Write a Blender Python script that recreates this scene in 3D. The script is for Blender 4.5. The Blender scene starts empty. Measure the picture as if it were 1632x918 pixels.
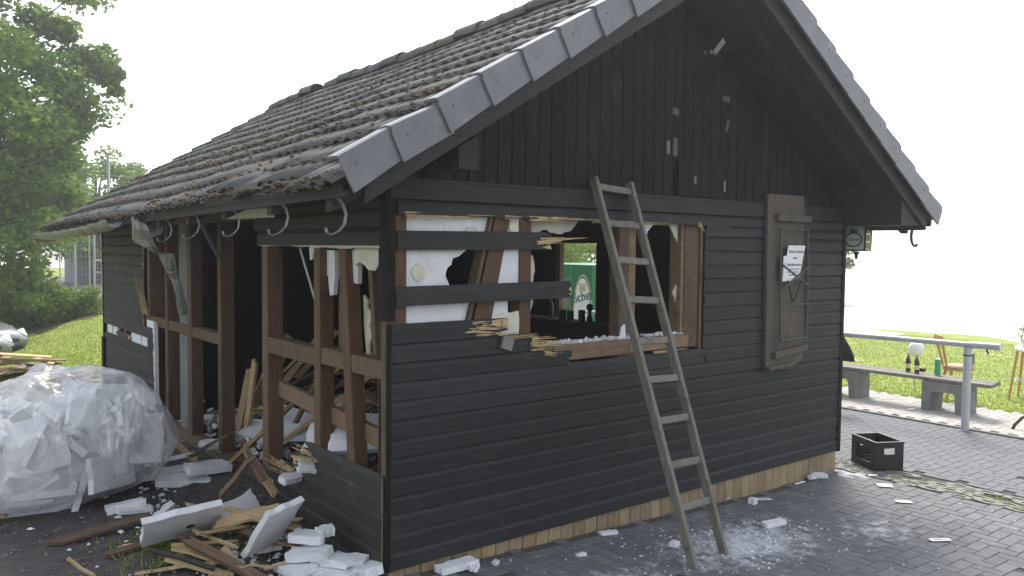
import bpy, bmesh, math, random
import numpy as np
from mathutils import Vector, Matrix, noise
from math import radians, sin, cos, pi, sqrt, atan2
R = random.Random(7)
S = bpy.context.scene
COL = S.collection

# ------------------------------------------------------------------ camera, world, sun, exposure
CR = Vector((0.78599662, -0.61815355, 0.00977296))     # camera right
CD = Vector((-0.02299076, -0.04502299, -0.99872136))   # camera down
CF = Vector((0.61780316, 0.78476692, -0.04959974))     # camera forward
CP = Vector((-2.37488293, -4.20231417, 2.14))
FPX = 1289.85
cam = bpy.data.objects.new('camera', bpy.data.cameras.new('camera'))
COL.objects.link(cam); S.camera = cam
m = Matrix.Identity(4)
for r in range(3):
    m[r][0], m[r][1], m[r][2], m[r][3] = CR[r], -CD[r], -CF[r], CP[r]
cam.matrix_world = m
cam.data.sensor_width = 36; cam.data.lens = FPX/1632*36
cam.data.clip_start = 0.05; cam.data.clip_end = 3000

SUN_EL, SUN_AZ = radians(50), atan2(0.80, 0.60)        # azimuth as direction (x=0.80, y=0.60)
sdir = Vector((cos(SUN_EL)*0.80, cos(SUN_EL)*0.60, sin(SUN_EL)))
w = bpy.data.worlds.new('World'); S.world = w; w.use_nodes = True
nt = w.node_tree; nt.nodes.clear()
sk = nt.nodes.new('ShaderNodeTexSky'); sk.sky_type = 'NISHITA'; sk.sun_disc = False
sk.sun_elevation = SUN_EL; sk.sun_rotation = SUN_AZ; sk.dust_density = 1.0; sk.air_density = 1.0; sk.ozone_density = 1.0
hs = nt.nodes.new('ShaderNodeHueSaturation'); hs.inputs['Saturation'].default_value = 0.30
bg = nt.nodes.new('ShaderNodeBackground'); bg.inputs['Strength'].default_value = 0.15
wo = nt.nodes.new('ShaderNodeOutputWorld')
nt.links.new(sk.outputs[0], hs.inputs['Color']); nt.links.new(hs.outputs[0], bg.inputs[0]); nt.links.new(bg.outputs[0], wo.inputs[0])
sl = bpy.data.lights.new('sun', 'SUN'); sl.energy = 2.3; sl.angle = radians(20.0); sl.color = (1, .95, .86)
so = bpy.data.objects.new('sun', sl); COL.objects.link(so)
so.rotation_euler = sdir.to_track_quat('Z', 'Y').to_euler(); so.location = (20, 15, 25)
vs = S.view_settings; vs.view_transform = 'Standard'; vs.look = 'None'; vs.exposure = 1.35; vs.gamma = 1
try:
    S.cycles.max_bounces = 8; S.cycles.transparent_max_bounces = 16; S.cycles.diffuse_bounces = 4
except Exception: pass

# ------------------------------------------------------------------ helpers
def gz(x, y):
    """terrain height: falls towards the right along the hut front, drops to the car park far left"""
    t = 0.15 - 0.04*x
    t = min(0.15, max(0.0, t))
    if y > 9:
        a = min(1, max(0, (y-10)/10)); a = a*a*(3-2*a)
        b = min(1, max(0, (2.7-x)/3.6)); b = b*b*(3-2*b)
        t -= .85*a*b
    return t
def ray(px, py):
    return CR*((px-816)) + CD*((py-459)) + CF*FPX
def G(px, py, z=None):
    """ground point (or point at height z) that a spot of the place has"""
    d = ray(px, py); zz = 0.1 if z is None else z
    for _ in range(4):
        t = (zz-CP.z)/d.z; p = CP + d*t
        if z is not None: break
        zz = gz(p.x, p.y)
    return p
def PX(px, py, x):
    d = ray(px, py); return CP + d*((x-CP.x)/d.x)
def PY(px, py, y):
    d = ray(px, py); return CP + d*((y-CP.y)/d.y)

class MB:
    def __init__(s): s.v = []; s.f = []; s.mi = []
    def add(s, vs, fs, mi=0):
        b = len(s.v); s.v += [tuple(v) for v in vs]
        s.f += [tuple(b+i for i in f) for f in fs]
        s.mi += (mi if isinstance(mi, list) else [mi]*len(fs))
    def box(s, lo, hi, mi=0, M=None):
        x0, y0, z0 = lo; x1, y1, z1 = hi
        v = [(x0,y0,z0),(x1,y0,z0),(x1,y1,z0),(x0,y1,z0),(x0,y0,z1),(x1,y0,z1),(x1,y1,z1),(x0,y1,z1)]
        if M: v = [M @ Vector(p) for p in v]
        s.add(v, [(0,3,2,1),(4,5,6,7),(0,1,5,4),(1,2,6,5),(2,3,7,6),(3,0,4,7)], mi)
    def loft(s, rings, caps=True, mi=0, closed=True, capmi=None):
        n = len(rings[0]); vs = [p for r in rings for p in r]; fs = []
        for k in range(len(rings)-1):
            for i in range(n if closed else n-1):
                j = (i+1) % n
                fs.append((k*n+i, k*n+j, (k+1)*n+j, (k+1)*n+i))
        ms = [mi]*len(fs)
        if caps:
            fs.append(tuple(reversed(range(n)))); fs.append(tuple((len(rings)-1)*n+i for i in range(n)))
            ms += [mi if capmi is None else capmi]*2
        s.add(vs, fs, ms)
    def beam(s, p0, p1, w, h, up=(0,0,1), ch=0.006, mi=0, capmi=None, jag=0, taper=1, rnd=None, seg=1):
        p0, p1 = Vector(p0), Vector(p1); d = (p1-p0).normalized()
        u = Vector(up); a = d.cross(u)
        if a.length < 1e-3: a = d.cross(Vector((1,0,0)))
        a.normalize(); b = a.cross(d).normalized()
        c = min(ch, w*.3, h*.3)
        prof = [(-w/2+c,-h/2),(w/2-c,-h/2),(w/2,-h/2+c),(w/2,h/2-c),(w/2-c,h/2),(-w/2+c,h/2),(-w/2,h/2-c),(-w/2,-h/2+c)]
        rings = []
        rr = rnd or R
        for k in range(seg+1):
            t = k/seg; cen = p0.lerp(p1, t); sc = 1 + (taper-1)*t; ring = []
            for q in prof:
                j = 0
                if jag and k in (0, seg): j = rr.uniform(-jag, jag)
                ring.append(cen + a*q[0]*sc + b*q[1]*sc + d*j)
            rings.append(ring)
        s.loft(rings, True, mi, True, capmi)
    def tube(s, pts, r, n=8, caps=True, mi=0):
        pts = [Vector(p) for p in pts]; rings = []
        rs = r if isinstance(r, (list, tuple)) else [r]*len(pts)
        ref = None
        for k, p in enumerate(pts):
            d = (pts[min(k+1, len(pts)-1)] - pts[max(k-1, 0)]).normalized()
            if ref is None:
                ref = d.cross(Vector((0,0,1)))
                if ref.length < .05: ref = d.cross(Vector((1,0,0)))
                ref.normalize()
            ref = (ref - d*ref.dot(d)).normalized(); b = d.cross(ref)
            rings.append([p + (ref*cos(2*pi*i/n) + b*sin(2*pi*i/n))*rs[k] for i in range(n)])
        s.loft(rings, caps, mi)
    def lathe(s, prof, n=14, mi=0, cen=(0,0,0)):
        c = Vector(cen)
        s.loft([[c + Vector((r*cos(2*pi*i/n), r*sin(2*pi*i/n), z)) for i in range(n)] for r, z in prof], True, mi)
    def prism(s, poly, d0, d1, fn, mi=0, sidemi=None):
        """poly in 2D, extruded from d0 to d1, fn(u,v,d)->3D"""
        n = len(poly)
        vs = [fn(u, v, d0) for u, v in poly] + [fn(u, v, d1) for u, v in poly]
        fs = [tuple(range(n)), tuple(reversed(range(n, 2*n)))]
        ms = [mi, mi]
        for i in range(n):
            fs.append((i, i+n, (i+1) % n + n, (i+1) % n)); ms.append(mi if sidemi is None else sidemi)
        s.add(vs, fs, ms)
    def mesh(s, name, mats):
        me = bpy.data.meshes.new(name); me.from_pydata(s.v, [], s.f)
        for mt in (mats if isinstance(mats, (list, tuple)) else [mats]): me.materials.append(mt)
        if any(s.mi): me.polygons.foreach_set('material_index', s.mi)
        bm = bmesh.new(); bm.from_mesh(me); bmesh.ops.recalc_face_normals(bm, faces=bm.faces); bm.to_mesh(me); bm.free()
        me.update(); return me
    def build(s, name, mats, parent=None, smooth=False):
        me = s.mesh(name, mats)
        if smooth: me.polygons.foreach_set('use_smooth', [True]*len(me.polygons))
        return link(name, me, parent)
def link(name, me, parent=None, loc=None, rot=None):
    o = bpy.data.objects.new(name, me); COL.objects.link(o)
    if parent is not None: o.parent = parent
    if loc is not None: o.location = loc
    if rot is not None: o.rotation_euler = rot
    return o
def npmesh(name, verts, faces_n, nper, mat):
    """fast mesh of separate polygons: verts array (N*nper,3)"""
    me = bpy.data.meshes.new(name); nv = len(verts); nf = nv//nper
    me.vertices.add(nv); me.vertices.foreach_set('co', np.asarray(verts, dtype=np.float32).ravel())
    me.loops.add(nv); me.loops.foreach_set('vertex_index', np.arange(nv, dtype=np.int32))
    me.polygons.add(nf); me.polygons.foreach_set('loop_start', np.arange(0, nv, nper, dtype=np.int32))
    me.polygons.foreach_set('loop_total', np.full(nf, nper, dtype=np.int32))
    me.update(calc_edges=True); me.materials.append(mat); me.validate(); return me
def tag(o, label=None, cat=None, group=None, kind=None):
    if label: o['label'] = label
    if cat: o['category'] = cat
    if group: o['group'] = group
    if kind: o['kind'] = kind
    return o
def thing(name, loc, label, cat, group=None, rz=0):
    o = bpy.data.objects.new(name, None); COL.objects.link(o); o.location = loc; o.rotation_euler = (0, 0, rz)
    o.empty_display_size = .1
    return tag(o, label, cat, group)
def text_mesh(body, size, extr=0.001):
    cu = bpy.data.curves.new('lettering', 'FONT'); cu.body = body; cu.size = size; cu.extrude = extr
    cu.align_x = 'CENTER'; cu.align_y = 'CENTER'; cu.resolution_u = 3
    o = bpy.data.objects.new('lettering', cu); COL.objects.link(o)
    dg = bpy.context.evaluated_depsgraph_get()
    me = bpy.data.meshes.new_from_object(o.evaluated_get(dg)); bpy.data.objects.remove(o); return me

# ------------------------------------------------------------------ materials
MATS = {}
def mat(name, c1, c2=None, scale=6, stretch=(1,1,1), rough=.8, bump=.15, bscale=None, rnd=.0, spec=.3, detail=6,
        c3=None, c3scale=2, c3lo=.55, c3hi=.7, metal=0, dist=.01, world=False, hue=0):
    mt = bpy.data.materials.new(name); mt.use_nodes = True; n = mt.node_tree; N = n.nodes; L = n.links
    p = N['Principled BSDF']; p.inputs['Roughness'].default_value = rough; p.inputs['Metallic'].default_value = metal
    p.inputs['Specular IOR Level'].default_value = spec
    tc = N.new('ShaderNodeTexCoord'); oi = N.new('ShaderNodeObjectInfo')
    if world:
        geo = N.new('ShaderNodeNewGeometry'); src = geo.outputs['Position']
    else:
        ad = N.new('ShaderNodeVectorMath'); ad.operation = 'ADD'
        sc = N.new('ShaderNodeMath'); sc.operation = 'MULTIPLY'; sc.inputs[1].default_value = 37.0
        L.new(oi.outputs['Random'], sc.inputs[0]); L.new(tc.outputs['Object'], ad.inputs[0]); L.new(sc.outputs[0], ad.inputs[1])
        src = ad.outputs[0]
    mp = N.new('ShaderNodeMapping'); mp.inputs['Scale'].default_value = stretch; L.new(src, mp.inputs[0])
    nz = N.new('ShaderNodeTexNoise'); nz.inputs['Scale'].default_value = scale; nz.inputs['Detail'].default_value = detail
    nz.inputs['Roughness'].default_value = .65; L.new(mp.outputs[0], nz.inputs['Vector'])
    rp = N.new('ShaderNodeValToRGB'); rp.color_ramp.elements[0].position = .3; rp.color_ramp.elements[1].position = .7
    rp.color_ramp.elements[0].color = (*c1, 1); rp.color_ramp.elements[1].color = (*(c2 or c1), 1)
    L.new(nz.outputs['Fac'], rp.inputs[0]); out = rp.outputs[0]
    if c3:
        n3 = N.new('ShaderNodeTexNoise'); n3.inputs['Scale'].default_value = c3scale; n3.inputs['Detail'].default_value = 8
        n3.inputs['Roughness'].default_value = .7
        L.new(src, n3.inputs['Vector']); mr = N.new('ShaderNodeMapRange'); mr.inputs[1].default_value = c3lo; mr.inputs[2].default_value = c3hi
        L.new(n3.outputs['Fac'], mr.inputs[0]); mx = N.new('ShaderNodeMix'); mx.data_type = 'RGBA'
        L.new(mr.outputs[0], mx.inputs[0]); L.new(out, mx.inputs[6]); mx.inputs[7].default_value = (*c3, 1); out = mx.outputs[2]
    if rnd or hue:
        h = N.new('ShaderNodeHueSaturation'); mr = N.new('ShaderNodeMapRange')
        mr.inputs[3].default_value = 1-rnd; mr.inputs[4].default_value = 1+rnd
        L.new(oi.outputs['Random'], mr.inputs[0]); L.new(mr.outputs[0], h.inputs['Value']); L.new(out, h.inputs['Color'])
        if hue:
            wn = N.new('ShaderNodeTexWhiteNoise'); wn.noise_dimensions = '1D'; L.new(oi.outputs['Random'], wn.inputs['W'])
            m2 = N.new('ShaderNodeMapRange'); m2.inputs[3].default_value = .5-hue; m2.inputs[4].default_value = .5+hue
            L.new(wn.outputs[0], m2.inputs[0]); L.new(m2.outputs[0], h.inputs['Hue'])
        out = h.outputs[0]
    L.new(out, p.inputs['Base Color'])
    if bump:
        nb = N.new('ShaderNodeTexNoise'); nb.inputs['Scale'].default_value = bscale or scale*3; nb.inputs['Detail'].default_value = 5
        L.new(mp.outputs[0], nb.inputs['Vector']); b = N.new('ShaderNodeBump'); b.inputs['Strength'].default_value = bump
        b.inputs['Distance'].default_value = dist
        L.new(nb.outputs['Fac'], b.inputs['Height']); L.new(b.outputs[0], p.inputs['Normal'])
    MATS[name] = mt; return mt
BLK = dict(c1=(.014,.0145,.0155), c2=(.030,.0305,.032), rough=.6, bump=.35, rnd=.22, spec=.28, c3=(.052,.049,.045), c3lo=.56, c3hi=.85)
m_blx = mat('black_stain_x', stretch=(1,18,18), scale=4, c3scale=3, **BLK)
m_bly = mat('black_stain_y', stretch=(18,1,18), scale=4, c3scale=3, **BLK)
m_blz = mat('black_stain_z', stretch=(18,18,1), scale=4, c3scale=3, **{**BLK, 'c1':(.008,.0075,.0075), 'c2':(.019,.017,.016), 'spec':.15, 'rough':.75})
m_bld = mat('black_stain_weathered', stretch=(18,1,18), scale=4, c1=(.022,.021,.021), c2=(.042,.039,.036), rough=.7, bump=.35, rnd=.2, c3=(.1,.095,.085), c3scale=4, c3lo=.58, c3hi=.8)
m_fresh = mat('fresh_wood', (.36,.25,.12), (.58,.45,.26), scale=9, stretch=(2,2,6), rough=.85, bump=.4, rnd=.2, c3=(.16,.12,.08), c3scale=22, c3lo=.5, c3hi=.62)
m_plank = mat('pale_plank', (.32,.22,.115), (.52,.39,.22), scale=5, stretch=(1,14,14), rough=.8, bump=.3, rnd=.25, c3=(.16,.11,.06), c3scale=5, c3lo=.6, c3hi=.75)
m_dplank = mat('old_brown_plank', (.10,.065,.04), (.19,.13,.085), scale=5, stretch=(1,14,14), rough=.8, bump=.3, rnd=.3)
m_post = mat('timber_red_brown', (.078,.042,.025), (.135,.078,.046), scale=5, stretch=(10,10,1), rough=.75, bump=.25, rnd=.15, c3=(.055,.03,.02), c3scale=4)
m_postf = mat('timber_weathered', (.085,.057,.036), (.15,.105,.068), scale=6, stretch=(10,10,1), rough=.85, bump=.3, rnd=.15, c3=(.05,.034,.024), c3scale=6)
m_beam = mat('timber_brown', (.085,.056,.036), (.155,.108,.07), scale=5, stretch=(5,5,5), rough=.85, bump=.3, rnd=.15, c3=(.06,.04,.026), c3scale=5)
m_sill = mat('timber_sill', (.16,.105,.062), (.26,.185,.12), scale=5, stretch=(1,8,8), rough=.85, bump=.3, rnd=.1, c3=(.1,.065,.04), c3scale=6)
m_lad = mat('grey_ladder_wood', (.13,.12,.105), (.23,.215,.185), scale=5, stretch=(8,8,1), rough=.85, bump=.35, rnd=.12, c3=(.08,.07,.06), c3scale=7)
m_foam = mat('styrofoam', (.60,.61,.63), (.76,.77,.79), scale=9, rough=.9, bump=.35, bscale=70, rnd=.06, spec=.2, dist=.006, c3=(.60,.60,.58), c3scale=3, c3lo=.6, c3hi=.8)
m_foamd = mat('yellowed_foam', (.50,.47,.36), (.70,.68,.58), scale=9, rough=.9, bump=.4, bscale=60, rnd=.06, dist=.006)
m_paper = mat('torn_lining', (.50,.47,.40), (.66,.64,.58), scale=6, rough=.9, bump=.3)
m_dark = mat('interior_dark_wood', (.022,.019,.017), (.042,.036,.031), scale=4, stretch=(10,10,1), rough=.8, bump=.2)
m_tile = mat('roof_tile', (.048,.047,.049), (.098,.096,.097), scale=14, rough=.8, bump=.5, bscale=60, rnd=.22, dist=.004, spec=.4, c3=(.12,.082,.058), c3scale=1.1, c3lo=.52, c3hi=.74, world=True)
m_verge = mat('verge_tile', (.11,.115,.127), (.155,.16,.172), scale=6, rough=.38, bump=.08, rnd=.07, spec=.5, c3=(.24,.24,.22), c3scale=4, c3lo=.56, c3hi=.85)
m_moss = mat('dry_moss', (.045,.040,.032), (.10,.08,.055), scale=20, rough=1, bump=.6, bscale=60, rnd=.2, c3=(.16,.115,.06), c3scale=1.5, c3lo=.52, c3hi=.65)
m_zinc = mat('zinc', (.12,.125,.133), (.185,.19,.20), scale=7, rough=.42, bump=.1, metal=.35, rnd=.05, c3=(.08,.085,.09), c3scale=5)
m_zinch = mat('zinc_bracket', (.16,.16,.155), (.24,.24,.23), scale=20, rough=.5, bump=.2, metal=.3)
m_plin = mat('clinker_tile', (.22,.155,.085), (.32,.25,.155), scale=8, stretch=(4,4,1), rough=.7, bump=.2, rnd=.2, hue=.012, c3=(.14,.115,.07), c3scale=6, c3lo=.55, c3hi=.75)
m_mortar = mat('mortar', (.14,.125,.10), (.2,.185,.16), scale=20, rough=.95, bump=.3)
m_conc = mat('concrete', (.15,.155,.15), (.24,.24,.23), scale=7, rough=.9, bump=.3, bscale=60, rnd=.05, c3=(.11,.11,.105), c3scale=4)
m_paver2 = mat('pale_paver', (.34,.32,.29), (.46,.44,.41), scale=12, rough=.9, bump=.3, rnd=.12)
m_white = mat('white_paper', (.72,.73,.75), (.80,.80,.82), scale=3, rough=.8, bump=.0)
m_ink = mat('dark_print', (.03,.03,.035), rough=.8, bump=0)
m_plast = mat('black_plastic', (.007,.008,.010), (.011,.012,.015), scale=9, rough=.42, bump=.06, spec=.5)
m_iron = mat('dark_iron', (.02,.02,.02), (.035,.035,.035), scale=20, rough=.55, bump=.1)
m_galv = mat('galvanised', (.42,.43,.44), (.55,.56,.57), scale=8, rough=.42, bump=.05, metal=.3)
m_greenm = mat('green_metal', (.05,.065,.055), (.085,.10,.085), scale=10, rough=.6, bump=.1)
m_brack = mat('old_board', (.075,.062,.05), (.13,.11,.09), scale=4, stretch=(14,14,1), rough=.8, bump=.3, c3=(.05,.04,.035))
m_cloth = mat('dark_cloth', (.012,.012,.015), (.025,.025,.03), scale=30, rough=1, bump=.3)
m_bottle = mat('brown_glass', (.035,.012,.004), (.05,.018,.006), rough=.12, bump=0, spec=.6)
m_label = mat('bottle_label', (.62,.50,.16), (.7,.6,.3), scale=30, rough=.6, bump=0)
m_gcan = mat('green_can', (.04,.30,.13), (.05,.36,.16), scale=20, rough=.35, bump=0, spec=.5)
m_ggl = mat('green_glass', (.01,.07,.015), (.015,.09,.02), rough=.1, bump=0, spec=.6)
m_green = mat('licher_green', (.008,.13,.05), (.012,.16,.065), scale=3, rough=.5, bump=0)
m_gold = mat('gold_trim', (.42,.36,.2), (.55,.48,.3), scale=10, rough=.4, bump=0)
m_wht = mat('white_gloss', (.75,.77,.76), (.8,.8,.8), scale=3, rough=.4, bump=0)
m_chair = mat('honey_wood', (.42,.20,.07), (.55,.29,.11), scale=4, stretch=(5,5,1), rough=.5, bump=.1)
m_seat = mat('patterned_cushion', (.55,.42,.30), (.35,.24,.18), scale=25, rough=.9, bump=.1)
m_car = mat('silver_paint', (.17,.175,.185), (.20,.205,.21), scale=2, rough=.25, bump=0, metal=.3, spec=.6)
m_glassd = mat('dark_glass', (.02,.025,.03), rough=.08, bump=0, spec=.8)
m_bark = mat('bark', (.05,.04,.03), (.11,.09,.07), scale=8, stretch=(4,4,1), rough=.95, bump=.6)
m_skin_lin = mat('inner_lining', (.10,.085,.07), (.15,.13,.11), scale=4, rough=.8, bump=.1)
m_soil = mat('soil', (.07,.05,.035), (.15,.11,.075), scale=3, rough=1, bump=.8, bscale=9, dist=.05, world=True, c3=(.10,.12,.04), c3scale=.9, c3lo=.5, c3hi=.6)
m_road = mat('asphalt', (.10,.10,.11), (.14,.14,.15), scale=3, rough=.9, bump=.2, world=True)
m_overexp = mat('overexposed_grass', (.52,.50,.44), (.62,.60,.54), scale=.3, rough=.95, bump=.1, world=True)  # pale colour paints the far lawn as bleached by overexposure
m_dirt = mat('gravel_dirt', (.045,.040,.040), (.10,.09,.09), scale=9, rough=.95, bump=.9, bscale=45, dist=.015, world=True, c3=(.15,.135,.12), c3scale=3, c3lo=.55, c3hi=.8)
m_bed = mat('joint_sand', (.06,.06,.06), (.10,.095,.09), scale=20, rough=1, bump=.5, world=True)
m_lawn = mat('lawn_grass', (.17,.24,.04), (.29,.33,.075), scale=1.2, rough=1, bump=.6, bscale=25, dist=.02, world=True, c3=(.48,.44,.20), c3scale=.55, c3lo=.58, c3hi=.72)
m_grubble = mat('grey_rubble', (.10,.10,.10), (.3,.3,.29), scale=20, rough=1, bump=.3)

def leafmat(name, c1, c2, tr=.4):
    mt = bpy.data.materials.new(name); mt.use_nodes = True; n = mt.node_tree; N = n.nodes; L = n.links; N.clear()
    geo = N.new('ShaderNodeNewGeometry'); nz = N.new('ShaderNodeTexNoise'); nz.inputs['Scale'].default_value = .9; nz.inputs['Detail'].default_value = 3
    L.new(geo.outputs['Position'], nz.inputs['Vector'])
    mt_ = N.new('ShaderNodeMath'); mt_.operation = 'MULTIPLY_ADD'; mt_.inputs[1].default_value = .45; L.new(geo.outputs['Random Per Island'], mt_.inputs[0]); L.new(nz.outputs['Fac'], mt_.inputs[2])
    rp = N.new('ShaderNodeValToRGB'); rp.color_ramp.elements[0].position = .4; rp.color_ramp.elements[1].position = 1.0
    rp.color_ramp.elements[0].color = (*c1, 1); rp.color_ramp.elements[1].color = (*c2, 1); L.new(mt_.outputs[0], rp.inputs[0])
    d = N.new('ShaderNodeBsdfDiffuse'); t = N.new('ShaderNodeBsdfTranslucent'); mx = N.new('ShaderNodeMixShader'); mx.inputs[0].default_value = tr
    L.new(rp.outputs[0], d.inputs[0]); L.new(rp.outputs[0], t.inputs[0]); L.new(d.outputs[0], mx.inputs[1]); L.new(t.outputs[0], mx.inputs[2])
    o = N.new('ShaderNodeOutputMaterial'); L.new(mx.outputs[0], o.inputs[0]); return mt
m_leaf = leafmat('leaf', (.07,.13,.025), (.21,.30,.055))
m_leafl = leafmat('leaf_light', (.09,.15,.03), (.24,.32,.07))
m_blade = leafmat('grass_blade', (.17,.25,.04), (.32,.36,.09), .35)

# paver material: dark concrete with pale plaster dust lying near the foot of the ladder
m_pav = mat('grey_paver', (.115,.118,.128), (.165,.168,.178), scale=10, rough=.8, bump=.35, bscale=70, rnd=.13, dist=.004)
def dust(mt):
    n = mt.node_tree; N = n.nodes; L = n.links; p = N['Principled BSDF']; cur = p.inputs['Base Color'].links[0].from_socket
    geo = N.new('ShaderNodeNewGeometry')
    facs = []
    for (cx, cy, rx, ry) in ((2.45,-.78,.9,.45), (3.6,-1.15,.7,.4), (5.1,-.15,.35,.3), (1.2,-.75,.8,.3)):
        s = N.new('ShaderNodeVectorMath'); s.operation = 'SUBTRACT'; L.new(geo.outputs['Position'], s.inputs[0]); s.inputs[1].default_value = (cx, cy, 0)
        q = N.new('ShaderNodeVectorMath'); q.operation = 'MULTIPLY'; L.new(s.outputs[0], q.inputs[0]); q.inputs[1].default_value = (1/rx, 1/ry, 0)
        l = N.new('ShaderNodeVectorMath'); l.operation = 'LENGTH'; L.new(q.outputs[0], l.inputs[0])
        mr = N.new('ShaderNodeMapRange'); mr.inputs[1].default_value = 1.3; mr.inputs[2].default_value = 0.1
        mr.inputs[4].default_value = {2.45:1.0, 3.6:.6, 5.1:1.0, 1.2:.55}[cx]; L.new(l.outputs['Value'], mr.inputs[0]); facs.append(mr.outputs[0])
    a = facs[0]
    for f in facs[1:]:
        mm = N.new('ShaderNodeMath'); mm.operation = 'MAXIMUM'; L.new(a, mm.inputs[0]); L.new(f, mm.inputs[1]); a = mm.outputs[0]
    nz = N.new('ShaderNodeTexNoise'); nz.inputs['Scale'].default_value = 9; nz.inputs['Detail'].default_value = 12; nz.inputs['Roughness'].default_value = .78
    L.new(geo.outputs['Position'], nz.inputs['Vector'])
    ad = N.new('ShaderNodeMath'); ad.operation = 'MULTIPLY_ADD'; L.new(a, ad.inputs[0]); ad.inputs[1].default_value = .36; L.new(nz.outputs['Fac'], ad.inputs[2])
    mr = N.new('ShaderNodeMapRange'); mr.inputs[1].default_value = .64; mr.inputs[2].default_value = .86; L.new(ad.outputs[0], mr.inputs[0])
    mx = N.new('ShaderNodeMix'); mx.data_type = 'RGBA'; L.new(mr.outputs[0], mx.inputs[0]); L.new(cur, mx.inputs[6]); mx.inputs[7].default_value = (.55,.56,.60,1)
    L.new(mx.outputs[2], p.inputs['Base Color'])
dust(m_pav); dust(m_bed)

def plasticmat():
    mt = bpy.data.materials.new('clear_film'); mt.use_nodes = True; n = mt.node_tree; N = n.nodes; L = n.links; N.clear()
    tr = N.new('ShaderNodeBsdfTransparent'); tr.inputs[0].default_value = (.98,.98,.99,1)
    df = N.new('ShaderNodeBsdfDiffuse'); df.inputs[0].default_value = (.92,.93,.95,1)
    tl = N.new('ShaderNodeBsdfTranslucent'); tl.inputs[0].default_value = (.92,.93,.95,1)
    gl = N.new('ShaderNodeBsdfGlossy'); gl.inputs['Roughness'].default_value = .14; gl.inputs[0].default_value = (.9,.9,.9,1)
    geo = N.new('ShaderNodeNewGeometry'); mp = N.new('ShaderNodeMapping'); mp.inputs['Scale'].default_value = (3,3,1.2); mp.inputs['Rotation'].default_value = (.5,.3,.4)
    L.new(geo.outputs['Position'], mp.inputs[0])
    nz = N.new('ShaderNodeTexNoise'); nz.inputs['Scale'].default_value = 1.3; nz.inputs['Detail'].default_value = 6; nz.inputs['Distortion'].default_value = 1.6; L.new(mp.outputs[0], nz.inputs['Vector'])
    mr = N.new('ShaderNodeMapRange'); mr.inputs[1].default_value = .42; mr.inputs[2].default_value = .72; mr.inputs[3].default_value = .14; mr.inputs[4].default_value = .72
    L.new(nz.outputs['Fac'], mr.inputs[0])
    bp = N.new('ShaderNodeBump'); bp.inputs['Strength'].default_value = .9; bp.inputs['Distance'].default_value = .05; L.new(nz.outputs['Fac'], bp.inputs['Height'])
    for x in (df, tl, gl): L.new(bp.outputs[0], x.inputs['Normal'])
    a = N.new('ShaderNodeMixShader'); a.inputs[0].default_value = .45; L.new(df.outputs[0], a.inputs[1]); L.new(tl.outputs[0], a.inputs[2])
    b = N.new('ShaderNodeMixShader'); L.new(mr.outputs[0], b.inputs[0]); L.new(tr.outputs[0], b.inputs[1]); L.new(a.outputs[0], b.inputs[2])
    c = N.new('ShaderNodeMixShader'); c.inputs[0].default_value = .13; L.new(b.outputs[0], c.inputs[1]); L.new(gl.outputs[0], c.inputs[2])
    o = N.new('ShaderNodeOutputMaterial'); L.new(c.outputs[0], o.inputs[0]); return mt
m_film = plasticmat()

# ------------------------------------------------------------------ terrain: one grid, every cell belongs to one sheet
def coords(a, b, st, far):
    c = list(np.arange(a, b+1e-6, st))
    lo, hi = [], []
    d = st
    x = a
    while x > -far: d *= 1.5; x -= d; lo.append(x)
    d = st; x = b
    while x < far: d *= 1.5; x += d; hi.append(x)
    return list(reversed(lo)) + c + hi
xs = coords(-8, 32, .2, 180); ys = coords(-8, 30, .2, 180)
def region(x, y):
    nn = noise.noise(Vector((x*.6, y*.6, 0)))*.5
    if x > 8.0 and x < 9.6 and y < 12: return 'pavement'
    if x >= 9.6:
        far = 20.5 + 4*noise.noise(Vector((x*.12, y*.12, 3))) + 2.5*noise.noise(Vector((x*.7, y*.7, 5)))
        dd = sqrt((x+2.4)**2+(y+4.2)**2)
        if dd > far+2: return 'overexposed_lawn'  # far lawn, its glare and overexposure painted as a pale surface
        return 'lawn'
    if y > 9.0 + nn or x < -9:
        if 25.5 < y < 44 and x > -3 and x < 60: return 'road'
        if y > 60 and x > 5: return 'overexposed_lawn'
        if 21.2+nn*1.5+(x-2)*.5 < y <= 25.5 and x > -1.5: return 'soil_bank'
        return 'lawn'
    if x > -.1 and y < 9: return 'paving_bed' 
    return 'gravel_yard'
nx, ny = len(xs), len(ys)
def tz(x, y):
    z = gz(x, y)
    r = None
    if y > 21: z += .35*min(1, (y-21)/4.5)*min(1, max(0, (x+1)/3))
    if 20.5 < y < 26: z += .10*noise.noise(Vector((x*1.3, y*1.3, 1)))
    if x < 0 and y < 9: z += .012*noise.noise(Vector((x*2, y*2, 0)))
    return z - .012
Z = [[tz(x, y) for x in xs] for y in ys]
cells = {}
for j in range(ny-1):
    for i in range(nx-1):
        cells.setdefault(region((xs[i]+xs[i+1])/2, (ys[j]+ys[j+1])/2), []).append((i, j))
rm = dict(pavement=m_bed, lawn=m_lawn, overexposed_lawn=m_overexp, road=m_road, soil_bank=m_soil, paving_bed=m_bed, gravel_yard=m_dirt)
SET = {}
for nme, cl in cells.items():
    idx = {}; v = []; f = []
    for i, j in cl:
        q = []
        for a, b in ((i,j),(i+1,j),(i+1,j+1),(i,j+1)):
            if (a, b) not in idx: idx[(a, b)] = len(v); v.append((xs[a], ys[b], Z[b][a]))
            q.append(idx[(a, b)])
        f.append(q)
    me = bpy.data.meshes.new(nme); me.from_pydata(v, [], f); me.materials.append(rm[nme])
    me.polygons.foreach_set('use_smooth', [True]*len(f))
    SET[nme] = tag(link(nme, me), kind='structure')

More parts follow.
